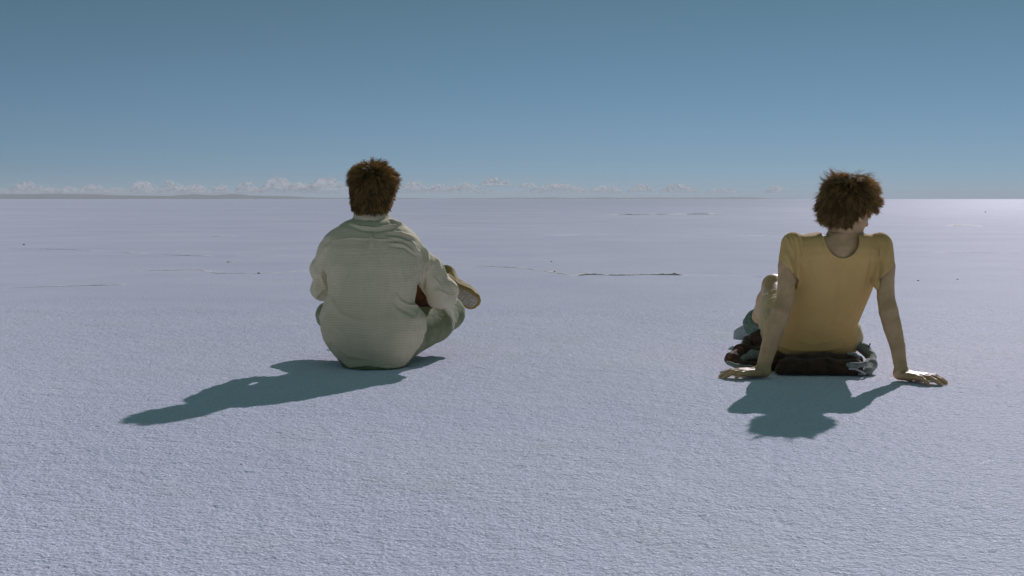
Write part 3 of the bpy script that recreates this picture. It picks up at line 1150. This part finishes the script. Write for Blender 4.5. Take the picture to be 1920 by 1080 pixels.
    F_ = lambda pts, w, a: fold2d(V, N, [xz(x, y, 4.78) for x, y in pts], w, a)
    for k in range(4):
        dz += F_([(1478 + 6 * k, 438), (1482 + 8 * k, 452), (1490 + 7 * k, 480 + 6 * k)], .0042, .0044)
    for k in range(4):
        dz += F_([(1650 + 6 * k, 440 + 3 * k), (1655 + 5 * k, 462), (1648 + 4 * k, 500)], .0042, .0046)
    dz += F_([(1486, 470), (1491, 500), (1493, 540)], .006, -.006)
    dz += F_([(1476, 470), (1484, 495), (1489, 520)], .005, .005)
    dz += F_([(1654, 470), (1652, 500), (1645, 530)], .006, -.006)
    dz += F_([(1640, 470), (1636, 520), (1628, 560)], .006, .004)
    dz += F_([(1628, 480), (1624, 530), (1612, 590)], .007, .003)
    dz += F_([(1502, 480), (1500, 540), (1494, 600)], .008, .003)
    dz += F_([(1490, 640), (1540, 652), (1596, 640)], .008, .004)
    dz += F_([(1500, 622), (1550, 628), (1600, 615)], .010, .0025)
    dz += F_([(1490, 446), (1494, 470), (1495, 500), (1493, 524)], .0030, -.0050)    # armhole seams
    dz += F_([(1645, 444), (1650, 470), (1650, 500), (1646, 524)], .0030, -.0050)
    dz += F_([(1466, 656), (1500, 664), (1560, 665), (1600, 657)], .0050, .0035)
    dz += F_([(1480, 600), (1510, 618), (1540, 622)], .008, .0035)
    dz += F_([(1612, 590), (1590, 606), (1565, 612)], .008, .0035)
    dz += F_([(1578, 490), (1576, 560), (1566, 640)], .012, -.004)               # spine
    dz += F_([(1520, 470), (1530, 510), (1545, 540)], .016, .004)                # shoulder blades
    dz += F_([(1632, 470), (1622, 510), (1608, 540)], .016, .004)
    V = V + N * (dz * np.where(shirt0(V.astype(np.float32)) < -.0042, -1, 1))[:, None]
    sh = mesh_obj('t_shirt', V, Q, M['yellow'], root, base)
    # neckline binding
    ctr = at(1577, 444, 4.80)
    dens = []
    for k in range(64):
        a = math.pi + math.pi * k / 63
        x = ctr[0] + .0715 * math.cos(a); z = ctr[2] + .0845 * math.sin(a)
        dens.append((x, z))
    # ray from the camera side onto the shirt surface
    pv = V[(N[:, 1] < -.1)]
    pts = []
    for x, z in dens:
        d2 = (pv[:, 0] - x) ** 2 + (pv[:, 2] - z) ** 2
        k = np.argsort(d2)[:6]
        pts.append(np.array([x, pv[k, 1].min() - .0004, z]))
    pts = np.array(pts)
    for _ in range(6):
        pts[1:-1] = (pts[:-2] + 2 * pts[1:-1] + pts[2:]) / 4
    V2, Q2 = tube(pts, .0042, 8)
    nb = mesh_obj('neckband', V2, Q2, M['yellow'], sh)
    nb.data.transform(Matrix.Translation(-Vector([float(x) for x in base])))

    # ---- shorts
    pel = ell((base[0], 5.03, .130), (.170, .125, .080))
    sL = union(chain([hipL, hipL * .25 + knL * .75 + [0, 0, 0]], [.100, .070]), .02)
    sR = union(chain([hipR, hipR * .30 + knR * .70], [.100, .070]), .02)

    def shorts(P):
        d = smin(pel(P), smin(sL(P), sR(P), .01), .03)
        cL = hipL * .40 + knL * .60; dl = ((knL - hipL) / np.linalg.norm(knL - hipL)).astype(np.float32)
        cR = hipR * .45 + knR * .55; dr = ((knR - hipR) / np.linalg.norm(knR - hipR)).astype(np.float32)
        d = np.maximum(d, -(d + .0075))
        d = np.maximum(d, np.minimum((P - cL) @ dl, 9) * (P[:, 0] < 1.255) + ((P - cR) @ dr) * (P[:, 0] >= 1.255))
        return np.maximum(d, P[:, 2] - .34)
    V, Q = surf(shorts, (1.0, 4.88, .02), (1.52, 5.5, .42), .0048)
    N = normals(V, Q)
    V = V + N * (.006 * fbm(V * [1, 1.6, 1], 20, 2, 14))[:, None]
    mesh_obj('shorts', V, Q, M['khaki'], root, base)

    # ---- socks and boots
    for an, kn, toe, lab in ((anL, knL, anL + [-.055, .15, -.075], 1), (anR, knR, anR + [.03, .06, .10], 0)):
        ax = (kn - an) / np.linalg.norm(kn - an)

        def sock(P, an=an, ax=ax):
            fs = []
            for k, (t, r) in enumerate(((-.028, .052), (.000, .060), (.028, .058), (.052, .050))):
                c = an + ax * t
                q = (P - c.astype(np.float32))
                h = q @ ax.astype(np.float32)
                rad = np.sqrt(np.maximum((q * q).sum(1) - h * h, 0))
                fs.append(np.sqrt((rad - r * .62) ** 2 + (h * 1.0) ** 2) - r * .36)
            d = fs[0]
            for g in fs[1:]: d = smin(d, g, .006)
            return np.minimum(d, cone(an - ax * .05, an + ax * .03, .034, .036)(P))
        V, Q = surf(sock, an - .10, an + .10, .0040)
        N = normals(V, Q)
        V = V + N * (.006 * fbm(V, 38, 3, 6))[:, None]
        mesh_obj('sock', V, Q, M['sock'], root, base)
        hl = an + [0.01, -.02, -.062] if lab else an + [0, .02, -.065]
        rt_ = frame(toe - hl, (0, -.1, 1) if lab else (0, -1, .2))
        LL = float(np.linalg.norm(toe - hl))
        oo = (hl + toe) / 2

        def boot(P, rt_=rt_, LL=LL, oo=oo):
            q = (P - oo.astype(np.float32)) @ rt_
            t = np.clip(q[:, 1] / LL + .5, 0, 1)
            w = np.interp(t, [0, .1, .4, .7, .9, 1], [.024, .036, .036, .044, .036, .015])
            hg = np.interp(t, [0, .3, .6, 1], [.070, .072, .05, .025])
            d = np.maximum(np.abs(q[:, 0]) - w + .18 * np.clip(q[:, 2], 0, 1), np.abs(q[:, 1]) - LL / 2)
            return np.maximum(d, np.maximum(q[:, 2] - hg, -.012 - q[:, 2]))
        V, Q = surf(boot, oo - .17, oo + .17, .0045, smooth=3)
        mesh_obj('boot', V, Q, M['canvas'], root, base)

    # ---- hair
    def L(x, y, z): return hd + hrot @ (np.array([x, y, z], np.float32) * .96)
    cc = L(0, -.010, .040)
    core = union([ell(cc, (.085, .102, .096), hrot), ell(L(0, -.064, .002), (.068, .048, .060), hrot),
                  ell(L(0, -.055, -.045), (.052, .038, .036), hrot)], .03)

    def capf(P):
        d = core(P)
        Ql = (P - hd) @ hrot
        face = ell(L(0.01, .095, -.055), (.11, .100, .10), hrot)(P)
        d = smax(d, -face, .01)
        for sx in (1, -1):
            ear = ell(L(sx * .090, .008, -.022), (.032, .026, .030), hrot)(P)
            d = smax(d, -ear, .006)
        return np.maximum(d, -.062 - Ql[:, 2])
    V, Q = surf(capf, hd - .17, hd + .17, .0045)
    N = normals(V, Q)
    cap = mesh_obj('hair', V + N * (.006 * fbm(V, 42, 2, 2))[:, None], Q, M['hair_w'], root, base)
    att = cap.data.attributes.new('tone', 'FLOAT', 'POINT'); att.data.foreach_set('value', np.full(len(V), .08, np.float32))
    rg = np.random.default_rng(13)
    n = 15000
    idx = rg.integers(0, len(V), n)
    lo_ = ((V[idx] - hd) @ hrot - np.array([.085, .050, -.045])) / np.array([.065, .080, .072])
    idx = idx[(lo_ ** 2).sum(1) > 1]
    n = len(idx)
    rt, nr = V[idx] + rg.normal(size=(n, 3)) * .0015, N[idx]
    hl = (rt - hd) @ hrot
    top = np.clip((hl[:, 2] - .05) / .07, 0, 1)
    length = .028 + .020 * rg.random(n) + .010 * top
    fly = rg.random(n) < .030
    length *= np.where(hl[:, 2] < -.02, .72, 1.0)
    length[fly] += .020 + .014 * top[fly]
    clump = np.stack([vnoise(rt, 55, 3), vnoise(rt, 55, 13), vnoise(rt, 55, 23)], 1)
    small = np.stack([vnoise(rt, 150, 5), vnoise(rt, 150, 15), vnoise(rt, 150, 25)], 1)

    def df(p, nn, t):
        r = p - cc; r = r / np.linalg.norm(r, axis=1)[:, None]
        crown = hrot @ np.array([.0, -.35, .93])
        flow = r - crown * (r @ crown)[:, None]
        flow /= np.linalg.norm(flow, axis=1)[:, None] + 1e-6
        w = np.clip((.085 - (p - hd) @ hrot[:, 2]) / .07, 0, 1)[:, None]
        up = np.where(fly, .9, 0.0)[:, None]
        d = nn * (.20 - .10 * w + .10 * (t < .3) + up) + flow * 1.0 + np.array([0, 0, -1.0]) * (.05 + .75 * w + .55 * t - up * .6) + clump * .60 + small * .22
        wind = np.array([-.05, 0, .0]) * w
        return d + wind
    tone = np.clip(.22 + .34 * rg.random(n) + .30 * top * rg.random(n) + .3 * np.clip((rt[:, 0] - cc[0]) / .10, 0, 1) * rg.random(n), 0, 1)  # top and right-hand locks coloured lighter, standing in for the sun on them
    locks = strands('locks', rt, nr, df, length, .0007 + .0007 * rg.random(n), M['hair_w'], cap, (0, 0, 0), 7, tone, 6, 520)
    locks.data.transform(Matrix.Translation(-Vector([float(x) for x in base])))
    locks['kind'] = 'stuff'
    # a wisp across the nape
    return root


def tube(pts, r, n=8, taper=None):
    pts = np.asarray(pts, float)
    t = np.gradient(pts, axis=0); t /= np.linalg.norm(t, axis=1)[:, None] + 1e-12
    u = np.cross(t, [0.13, .2, 1.0]); u /= np.linalg.norm(u, axis=1)[:, None] + 1e-12
    v = np.cross(t, u)
    rr = np.full(len(pts), r) if taper is None else np.asarray(taper)
    V = []
    for a in range(n):
        an = 2 * math.pi * a / n
        V.append(pts + rr[:, None] * (math.cos(an) * u + math.sin(an) * v))
    V = np.stack(V, 1).reshape(-1, 3)
    Q = []
    for k in range(len(pts) - 1):
        for a in range(n):
            b = (a + 1) % n
            Q.append((k * n + a, k * n + b, (k + 1) * n + b, (k + 1) * n + a))
    c0 = len(V); V = np.vstack([V, pts[0], pts[-1]])
    for a in range(n):
        b = (a + 1) % n
        Q.append((c0, b, a, a)); Q.append((c0 + 1, (len(pts) - 1) * n + a, (len(pts) - 1) * n + b, (len(pts) - 1) * n + b))
    return V, np.array(Q)


def build_filler():  # added dark shape, closes the gap where bright ground showed through
    c = at(789, 556, 5.31)
    base = np.array([c[0], c[1], c[2] - .1])
    f = union([ell(c, (.062, .07, .085)), ell(c + [-.03, .02, -.05], (.08, .08, .05)), ell(c + [.01, -.02, .04], (.035, .05, .045))], .02)
    V, Q = surf(f, c - .17, c + .17, .0045)
    N = normals(V, Q)
    V = V + N * (.010 * (1 - 2 * np.abs(vnoise(V * [1, 1, .45], 22, 6))) + .004 * fbm(V, 50, 2, 2))[:, None]
    o = mesh_obj('filler', V, Q, M['umber'], None, base)
    o.location = tuple(base)
    tag(o, 'dark reddish brown cloth bundle in the man\'s lap, seen between his back and right sleeve', 'cloth bundle')


build_filler()
woman = build_woman()
print('woman', round(time.time() - T0, 1))


# =================================================================== the jacket she sits on
def build_jacket():
    base = np.array([1.25, 4.98, 0.0])
    root = empty('jacket', tuple(base))
    tag(root, 'crumpled dark brown jacket with grey-green lining spread under the woman in yellow', 'jacket')

    def blob(px, py, d, r, yaw=0, pitch=0, roll=0):
        c = at(px, py, d)
        return ell(c, r, euler(yaw, pitch, roll))
    main = [ell((1.245, 4.97, .034), (.165, .16, .038)),
            cone((1.07, 4.835, .030), (1.335, 4.825, .030), .030, .032),
            cone((1.10, 4.86, .052), (1.33, 4.865, .050), .022, .024),
            cone((1.35, 4.83, .028), (1.385, 4.95, .030), .026, .022)]
    mainf = union(main, .012)
    left = [cone(at(1424, 640, 5.10), at(1408, 650, 5.12), .048, .040),
            cone(at(1424, 662, 5.06), at(1395, 664, 5.04), .034, .026),
            cone(at(1398, 652, 5.06), at(1372, 672, 4.98), .026, .021),
            cone(at(1372, 672, 4.98), at(1398, 683, 4.92), .014, .015),
            cone(at(1398, 683, 4.92), at(1436, 690, 4.90), .015, .018),
            cone(at(1430, 672, 5.02), at(1450, 680, 4.96), .045, .04)]
    leftf = union(left, .010)

    def f(P):
        d = smin(mainf(P), leftf(P), .02)
        return np.maximum(d, .002 - P[:, 2])
    V, Q = surf(f, (.80, 4.72, -.01), (1.50, 5.26, .24), .0045)
    N = normals(V, Q)
    dz = .0085 * fbm(V * [.8, 1, 1.5], 26, 3, 3) + .009 * (1 - 2 * np.abs(vnoise(V * [.5, 1, 1.4], 17, 8)))
    V = V + N * dz[:, None]
    V[:, 2] = np.maximum(V[:, 2], .002)
    mesh_obj('shell', V, Q, M['wool'], root, base)

    def part(name, fs, mat, lo, hi, k=.008, amp=.003, h=.0040, parent=root, seed=1, sc=36):
        g = union(fs, k)
        ff = lambda P: np.maximum(g(P), .002 - P[:, 2])
        V, Q = surf(ff, lo, hi, h)
        N = normals(V, Q)
        V = V + N * (amp * fbm(V, sc, 3, seed))[:, None]
        V[:, 2] = np.maximum(V[:, 2], .002)
        return mesh_obj(name, V, Q, mat, parent, base)
    # rolled grey-green rim on the right
    A = [(1607, 648, 4.99), (1622, 655, 4.97), (1633, 668, 4.93), (1635, 684, 4.87), (1627, 697, 4.81), (1612, 703, 4.79)]
    part('collar', chain([at(*a) for a in A], [.018, .022, .019, .020, .016, .010]), M['lining'], (1.25, 4.70, 0), (1.50, 5.08, .16), .01, .005, seed=3)
    B_ = [(1590, 684, 4.775), (1606, 686, 4.77), (1622, 682, 4.79), (1628, 674, 4.84)]
    part('lapel', chain([at(*a) for a in B_], [.010, .011, .009, .007]), M['lining'], (1.25, 4.66, 0), (1.46, 4.95, .12), .006, .003, seed=5)
    C_ = [(1590, 662, 4.83), (1603, 664, 4.83), (1612, 670, 4.84), (1606, 677, 4.82)]
    part('drawstring_casing', chain([at(*a) for a in C_], [.006, .007, .006, .005]), M['lining'], (1.25, 4.72, 0), (1.46, 4.95, .14), .005, .002, seed=6)
    # lining seen in the folds on the left
    E = [(1428, 668, 4.985), (1410, 664, 4.985), (1396, 671, 4.965), (1386, 677, 4.95)]
    part('sleeve_lining', chain([at(*a) for a in E], [.020, .018, .013, .008]), M['lining'], (.80, 4.82, 0), (1.10, 5.12, .16), .008, .004, seed=8)
    G = [(1364, 680, 4.90), (1385, 688, 4.87), (1408, 690, 4.86), (1424, 694, 4.85)]
    part('cuff', chain([at(*a) for a in G], [.007, .010, .010, .010]), M['lining'], (.80, 4.78, 0), (1.06, 5.0, .10), .008, .003, seed=9)
    Hh = [(1420, 634, 5.07), (1404, 646, 5.08), (1388, 656, 5.02), (1370, 668, 4.96)]
    part('sleeve_edge', chain([at(*a) for a in Hh], [.012, .012, .013, .013]), M['rust'], (.80, 4.86, 0), (1.12, 5.2, .20), .008, .004, seed=11)
    # zip teeth along the lapel and the pull cord
    zp = [at(1592, 691, 4.768), at(1604, 692, 4.765), at(1616, 697, 4.765), at(1622, 701, 4.775)]
    zp = np.array(zp)
    tt = np.linspace(0, 3, 22)
    zz = np.stack([np.interp(tt, range(4), zp[:, i]) for i in range(3)], 1)
    tape = mesh_obj('zip', *tube(zz, .0024, 6), M['lining'], root, base)
    me = None
    for k in range(len(zz)):
        if me is None:
            V, Q = uv_ball(np.zeros(3), .0026, 6, 4)
            o = mesh_obj('zip_tooth', V * [1, 1, 1.9], Q, M['metal'], tape)
            me = o.data
        else:
            o = bpy.data.objects.new('zip_tooth', me); COL.objects.link(o); o.parent = tape
        o.location = tuple(zz[k] - base + [0, -.0022, .0])
    cd = [at(1620, 662, 4.95), at(1624, 657, 4.95), at(1629, 650, 4.95), at(1632, 644, 4.95)]
    mesh_obj('pull_cord', *tube(np.array(cd), .0018, 6, [.0016, .0016, .0024, .0030]), M['cord'], root, base)
    return root


jacket = build_jacket()
print('jacket', round(time.time() - T0, 1))


# =================================================================== ridges and clods on the crust
def ridge(pix, height, width, mat, label, seed, group='low pressure ridges on the salt crust', name='salt_ridge', patch=1.0):
    """pix: (px, py) of ground points along the ridge"""
    pts = []
    for px, py in pix:
        d = CAM_H * F_PX / (py - 373.0)
        pts.append(((px - 960) / F_PX * d, d))
    pts = np.array(pts)
    seg = np.r_[0, np.cumsum(np.linalg.norm(np.diff(pts, axis=0), axis=1))]
    n = int(max(40, min(900, seg[-1] / (width * .22))))
    s = np.linspace(0, seg[-1], n)
    c = np.stack([np.interp(s, seg, pts[:, i]) for i in range(2)], 1)
    c3 = np.c_[c, np.zeros(n)]
    c[:, 1] += width * 1.6 * vnoise(c3, 1 / (width * 9), seed)
    tan = np.gradient(c, axis=0); tan /= np.linalg.norm(tan, axis=1)[:, None] + 1e-9
    nor = np.c_[-tan[:, 1], tan[:, 0]]
    m = 9
    V = []
    env = np.clip(np.minimum(s, seg[-1] - s) / (seg[-1] * .08), 0, 1)
    hv = (.35 + .65 * np.clip(.5 + vnoise(c3, 1 / (width * 5), seed + 3) * 1.1 * patch, 0, 1.3)) * env
    for k in range(m):
        u = (k / (m - 1) - .5) * 2
        o = nor * (u * width * (.7 + .4 * vnoise(c3, 1 / (width * 3), seed + 5)))[:, None]
        p = c + o
        p3 = np.c_[p, np.zeros(n)]
        z = height * hv * max(0, 1 - u * u) ** .8 * (1 + .45 * vnoise(p3, 1 / (width * .8), seed + 7)) - .008 * (abs(u) > .9)
        V.append(np.c_[p, z])
    V = np.stack(V, 1).reshape(-1, 3)
    i = (np.arange(n - 1)[:, None] * m + np.arange(m - 1)[None]).ravel()
    Q = np.stack([i, i + m, i + m + 1, i + 1], 1)
    b = (c[n // 2][0], c[n // 2][1], 0)
    o = mesh_obj(name, V, Q, mat, None, b)
    o.location = b
    tag(o, label, 'salt ridge', group)
    return o


ridge([(1072, 517), (1110, 515), (1160, 516), (1220, 515), (1284, 516)], .022, .035, M['ridge'],
      'short brown-stained salt ridge in the middle distance between the two people', 1)
ridge([(1134, 403), (1180, 402.5), (1250, 402), (1310, 401.5), (1374, 401)], .030, .12, M['ridge'],
      'thin grey salt ridge nearest the horizon, left of the woman\'s head', 2)
ridge([(880, 497), (930, 500), (985, 503), (1020, 507), (1050, 513), (1072, 516)], 0.0045, .03, M['ridge'],
      'faint pale ridge curving from the man\'s elbow to the brown-stained ridge', 3)
ridge([(1284, 516), (1340, 517), (1400, 518), (1440, 519)], 0.0040, .03, M['ridge_pale'],
      'faint pale ridge running from the brown-stained ridge to the woman\'s knee', 4)
ridge([(0, 541), (60, 538.5), (130, 536), (190, 534.5), (235, 533)], 0.0045, .03, M['ridge_pale'],
      'faint pale ridge at the far left edge, lowest of those on the left', 5)
ridge([(240, 508), (300, 507), (370, 505), (410, 512), (480, 513), (540, 510), (582, 507)], 0.0040, .03, M['ridge'],
      'pale ridge reaching the man\'s left elbow from the left', 6)
ridge([(0, 466), (120, 467), (240, 474), (330, 478), (430, 480), (540, 479)], 0.0060, .04, M['ridge_pale'],
      'long faint ridge across the flat at the height of the man\'s shoulder', 7)
ridge([(425, 492), (448, 491)], .014, .03, M['ridge'],
      'tiny dark brown ridge left of the man at shoulder height', 8)
ridge([(1780, 423), (1812, 422), (1836, 424)], .035, .10, M['ridge'],
      'short brownish ridge right of the woman near the frame edge', 9)
ridge([(390, 443), (440, 442.5), (490, 442)], 0.0080, .06, M['ridge_pale'],
      'short faint ridge left of the man\'s collar', 10)
ridge([(1020, 441), (1090, 440), (1180, 441)], 0.0060, .06, M['ridge_pale'],
      'short faint ridge between the heads of the two people', 11)
ridge([(1360, 441), (1400, 442), (1470, 442)], 0.0070, .06, M['ridge_pale'],
      'short faint ridge ending at the woman\'s left shoulder', 12)
ridge([(1750, 473), (1800, 473), (1870, 474), (1919, 474.5)], 0.0060, .05, M['ridge_pale'],
      'faint ridge right of the woman\'s shoulder', 13)


def clod(px, py, r, label, seed):
    d = CAM_H * F_PX / (py - 373.0)
    x = (px - 960) / F_PX * d
    c = np.array([0, 0, r * .35])
    f = union([ell(c, (r, r * .8, r * .62)), ell(c + [r * .6, 0, -r * .1], (r * .6, r * .6, r * .4))], r * .3)
    ff = lambda P: np.maximum(f(P) + .22 * r * fbm(P, 1.4 / r, 2, seed).astype(np.float32), -.004 - P[:, 2])
    V, Q = surf(ff, (-r * 2, -r * 2, -r), (r * 2.2, r * 2, r * 1.6), r * .17)
    o = mesh_obj('salt_clod', V, Q, M['clod'])
    o.location = (x, d, 0)
    o.rotation_euler = (0, 0, seed)
    tag(o, label, 'salt clod', 'dark clods lying on the crust')


clod(1034, 491, .011, 'small dark clod right of the man, upper of the two by the faint ridge', 1)
clod(1040, 509.5, .011, 'small dark clod lying on the faint ridge right of the man', 2)
clod(485, 513, .012, 'small dark clod on the pale ridge left of the man', 3)
clod(45, 459, .018, 'dark clod near the left edge of the flat', 4)
clod(1723, 527, .009, 'small dark clod right of the woman\'s elbow, left of a pair', 6)
clod(1797, 524.5, .009, 'small dark clod right of the woman\'s elbow, right of a pair', 7)
clod(1846, 398, .050, 'grey clod far out on the flat near the right edge', 8)
clod(446, 877, .0035, 'tiny brown crumb of salt in the foreground, lower left', 9)

# =================================================================== air
def build_haze():
    me = bpy.data.meshes.new('haze')
    x, y0, y1, z0, z1 = 61000., -21000., 61000., -30., 260.
    v = [(sx * x, y, z) for z in (z0, z1) for y in (y0, y1) for sx in (-1, 1)]
    me.from_pydata(v, [], [(0, 2, 3, 1), (4, 5, 7, 6), (0, 1, 5, 4), (2, 6, 7, 3), (0, 4, 6, 2), (1, 3, 7, 5)])
    m, nt, out = new_mat('haze_air')
    p = nt.nodes.new('ShaderNodeVolumePrincipled')
    p.inputs['Color'].default_value = (.86, .93, 1.0, 1)
    p.inputs['Density'].default_value = HAZE
    p.inputs['Anisotropy'].default_value = 0.0
    nt.links.new(p.outputs[0], out.inputs['Volume'])
    me.materials.append(m)
    o = bpy.data.objects.new('haze', me); COL.objects.link(o)
    tag(o, 'thin pale blue haze over the whole flat', kind='stuff')


HAZE = 2.2e-5
build_haze()

# =================================================================== far hills and clouds
def hills_mat():
    m, nt, out = new_mat('far_hills')
    v = coords(nt)
    col = ramp(nt, noise_n(nt, v, .0006, 5, .6), [(.3, (.10, .11, .095)), (.7, (.17, .17, .14))])
    principled(nt, out, col, .95, .1)
    return m


def hill(x0, x1, top, D, label, seed, depth=4000):
    n = 260; m = 9
    xs = np.linspace((x0 - 960) / F_PX * D, (x1 - 960) / F_PX * D, n)
    u = np.linspace(0, 1, n)
    P = np.c_[xs, np.zeros(n), np.zeros(n)]
    env = np.clip(np.minimum(u, 1 - u) / .12, 0, 1) ** .7
    h = top * D / F_PX * (.62 + .25 * vnoise(P, 1 / (D * .06), seed) + .13 * vnoise(P, 1 / (D * .015), seed + 1)) * env
    V = []
    for k in range(m):
        t = k / (m - 1)
        y = D + (t - .5) * depth
        prof = math.sin(math.pi * t) ** .8
        hh = h * prof * (1 + .18 * vnoise(np.c_[xs, np.full(n, y), np.zeros(n)], 1 / 700., seed + 4)) - 8
        V.append(np.c_[xs, np.full(n, y), hh])
    V = np.stack(V, 1).reshape(-1, 3)
    i = (np.arange(n - 1)[:, None] * m + np.arange(m - 1)[None]).ravel()
    Q = np.stack([i, i + m, i + m + 1, i + 1], 1)
    b = (float(xs[n // 2]), D, 0)
    o = mesh_obj('distant_hills', V, Q, M['hills'], None, b)
    o.location = b
    tag(o, label, kind='structure')


M['hills'] = hills_mat()
hill(-900, 640, 12, 34000, 'low grey-green line of hills on the horizon at the left', 3)
hill(420, 1500, 5, 36000, 'thin blue-grey line of hills on the horizon in the middle', 9)


def cloud_mat():
    m, nt, out = new_mat('cumulus')
    d = nt.nodes.new('ShaderNodeBsdfDiffuse'); d.inputs[0].default_value = (.80, .78, .78, 1)
    v = coords(nt)
    tl = nt.nodes.new('ShaderNodeBsdfTranslucent'); tl.inputs[0].default_value = (.92, .90, .90, 1)
    dm = nt.nodes.new('ShaderNodeMixShader'); dm.inputs[0].default_value = .45
    nt.links.new(d.outputs[0], dm.inputs[1]); nt.links.new(tl.outputs[0], dm.inputs[2])
    t = nt.nodes.new('ShaderNodeBsdfTransparent')
    mx = nt.nodes.new('ShaderNodeMixShader')
    op = nt.nodes.new('ShaderNodeMapRange')
    nt.links.new(noise_n(nt, v, .004, 6, .7), op.inputs[0])
    op.inputs[1].default_value = .35; op.inputs[2].default_value = .72
    op.inputs[3].default_value = CLOUD_A; op.inputs[4].default_value = CLOUD_B
    nt.links.new(op.outputs[0], mx.inputs[0])
    nt.links.new(t.outputs[0], mx.inputs[1]); nt.links.new(dm.outputs[0], mx.inputs[2])
    nt.links.new(mx.outputs[0], out.inputs['Surface'])
    return m


CLOUD_A, CLOUD_B = .38, .20
M['cloud'] = cloud_mat()


def cloud(x0, x1, ytop, ybase, D, label, seed):
    rg = np.random.default_rng(seed * 11 + 5)
    s = D / F_PX
    W = (x1 - x0) * s; H = (ybase - ytop) * s
    fs = []
    n = int(14 + 18 * min(3.5, W / H / 1.2))
    for k in range(n):
        u = rg.random()
        prof = math.sin(math.pi * min(max(u, .04), .96)) ** .6
        hh = H * prof * (.35 + .65 * rg.random() ** .7)
        r = H * (.09 + .17 * rg.random())
        z = min(hh, H) - r
        fs.append(ell((-W / 2 + W * u, (rg.random() - .5) * H * 1.6, max(z, r * .4)), (r * 1.25, r * 1.25, r)))
    fs.append(ell((0, 0, H * .16), (W * .5, H * .8, H * .20)))

    g = union(fs, H * .035)
    f = lambda P: np.maximum(g(P) + (H * .09 * fbm(P, 3.6 / H, 3, seed) + H * .05 * vnoise(P, 12 / H, seed + 2)).astype(np.float32), .02 * H - P[:, 2])
    h = max(H * .055, W / 120)
    V, Q = surf(f, (-W * .62, -H * 1.7, -H * .1), (W * .62, H * 1.7, H * 1.35), h, B=5)
    o = mesh_obj('cloud', V, Q, M['cloud'])
    z0 = CAM_H + (373 - ybase) * s
    o.location = (((x0 + x1) / 2 - 960) * s, D, z0)
    tag(o, label, 'cloud', 'cumulus clouds along the horizon')


CL = [(-30, 210, 353, 365, 'low cloud bank under the puffs at the left edge of the frame'),
      (190, 420, 353, 365, 'low cloud bank under the tall twin heaps'),
      (400, 650, 351, 364, 'low cloud bank running up to the left side of the man\'s head'),
      (745, 960, 350, 363, 'low cloud bank starting at the right side of the man\'s head'),
      (950, 1180, 351, 363, 'low cloud bank under the long thin flat cloud in the middle'),
      (-40, 18, 350, 363, 'small low cloud cut by the left edge of the frame'),
      (22, 88, 340, 364, 'broad heaped cloud nearest the left edge of the frame'),
      (84, 116, 349, 364, 'little puff right of the heaped cloud nearest the left edge'),
      (116, 150, 347, 363, 'small double puff, second right of the heaped cloud at the left edge'),
      (150, 200, 345, 362, 'rounded cloud midway between the left heap and the tall twin heaps'),
      (198, 240, 350, 362, 'low ragged cloud just left of the tall twin heaps'),
      (242, 300, 338, 363, 'tall bulging heap, left one of the twin heaps'),
      (304, 348, 337, 363, 'tall pointed heap, right one of the twin heaps'),
      (338, 392, 344, 363, 'sloping cloud that trails off right of the twin heaps'),
      (402, 430, 345, 361, 'small isolated puff left of the square-topped cloud'),
      (440, 486, 339, 362, 'square-topped cloud standing alone, midway to the man\'s head'),
      (494, 552, 331, 357, 'highest arched cloud left of the man\'s head'),
      (534, 596, 341, 358, 'flat cloud under and right of the arched cloud'),
      (574, 652, 331, 359, 'long cloud whose right end meets the man\'s head'),
      (752, 800, 338, 358, 'cloud coming out from behind the right side of the man\'s head'),
      (796, 850, 344, 358, 'low pinkish cloud second to the right of the man\'s head'),
      (842, 896, 341, 356, 'ragged cloud left of the bright-topped one right of the man'),
      (900, 960, 331, 350, 'bright-topped cloud in the middle of the frame, higher than its neighbours'),
      (972, 1006, 341, 352, 'small shred of cloud right of the bright-topped cloud'),
      (998, 1100, 343, 357, 'long thin flat cloud right of the middle of the frame'),
      (1108, 1165, 345, 360, 'faint low cloud right of the long thin one'),
      (1180, 1226, 343, 360, 'faint peaked cloud between the two people'),
      (1240, 1304, 343, 361, 'faint broad cloud, larger of those between the two people'),
      (1320, 1384, 351, 363, 'very faint low cloud left of the lone puff beside the woman'),
      (1436, 1470, 344, 362, 'lone small puff left of the woman\'s head')]
for i, (a, b, t, bb, lab) in enumerate(CL):
    cloud(a, b, t, bb, 90000, lab, i + 1)
print('done', round(time.time() - T0, 1))
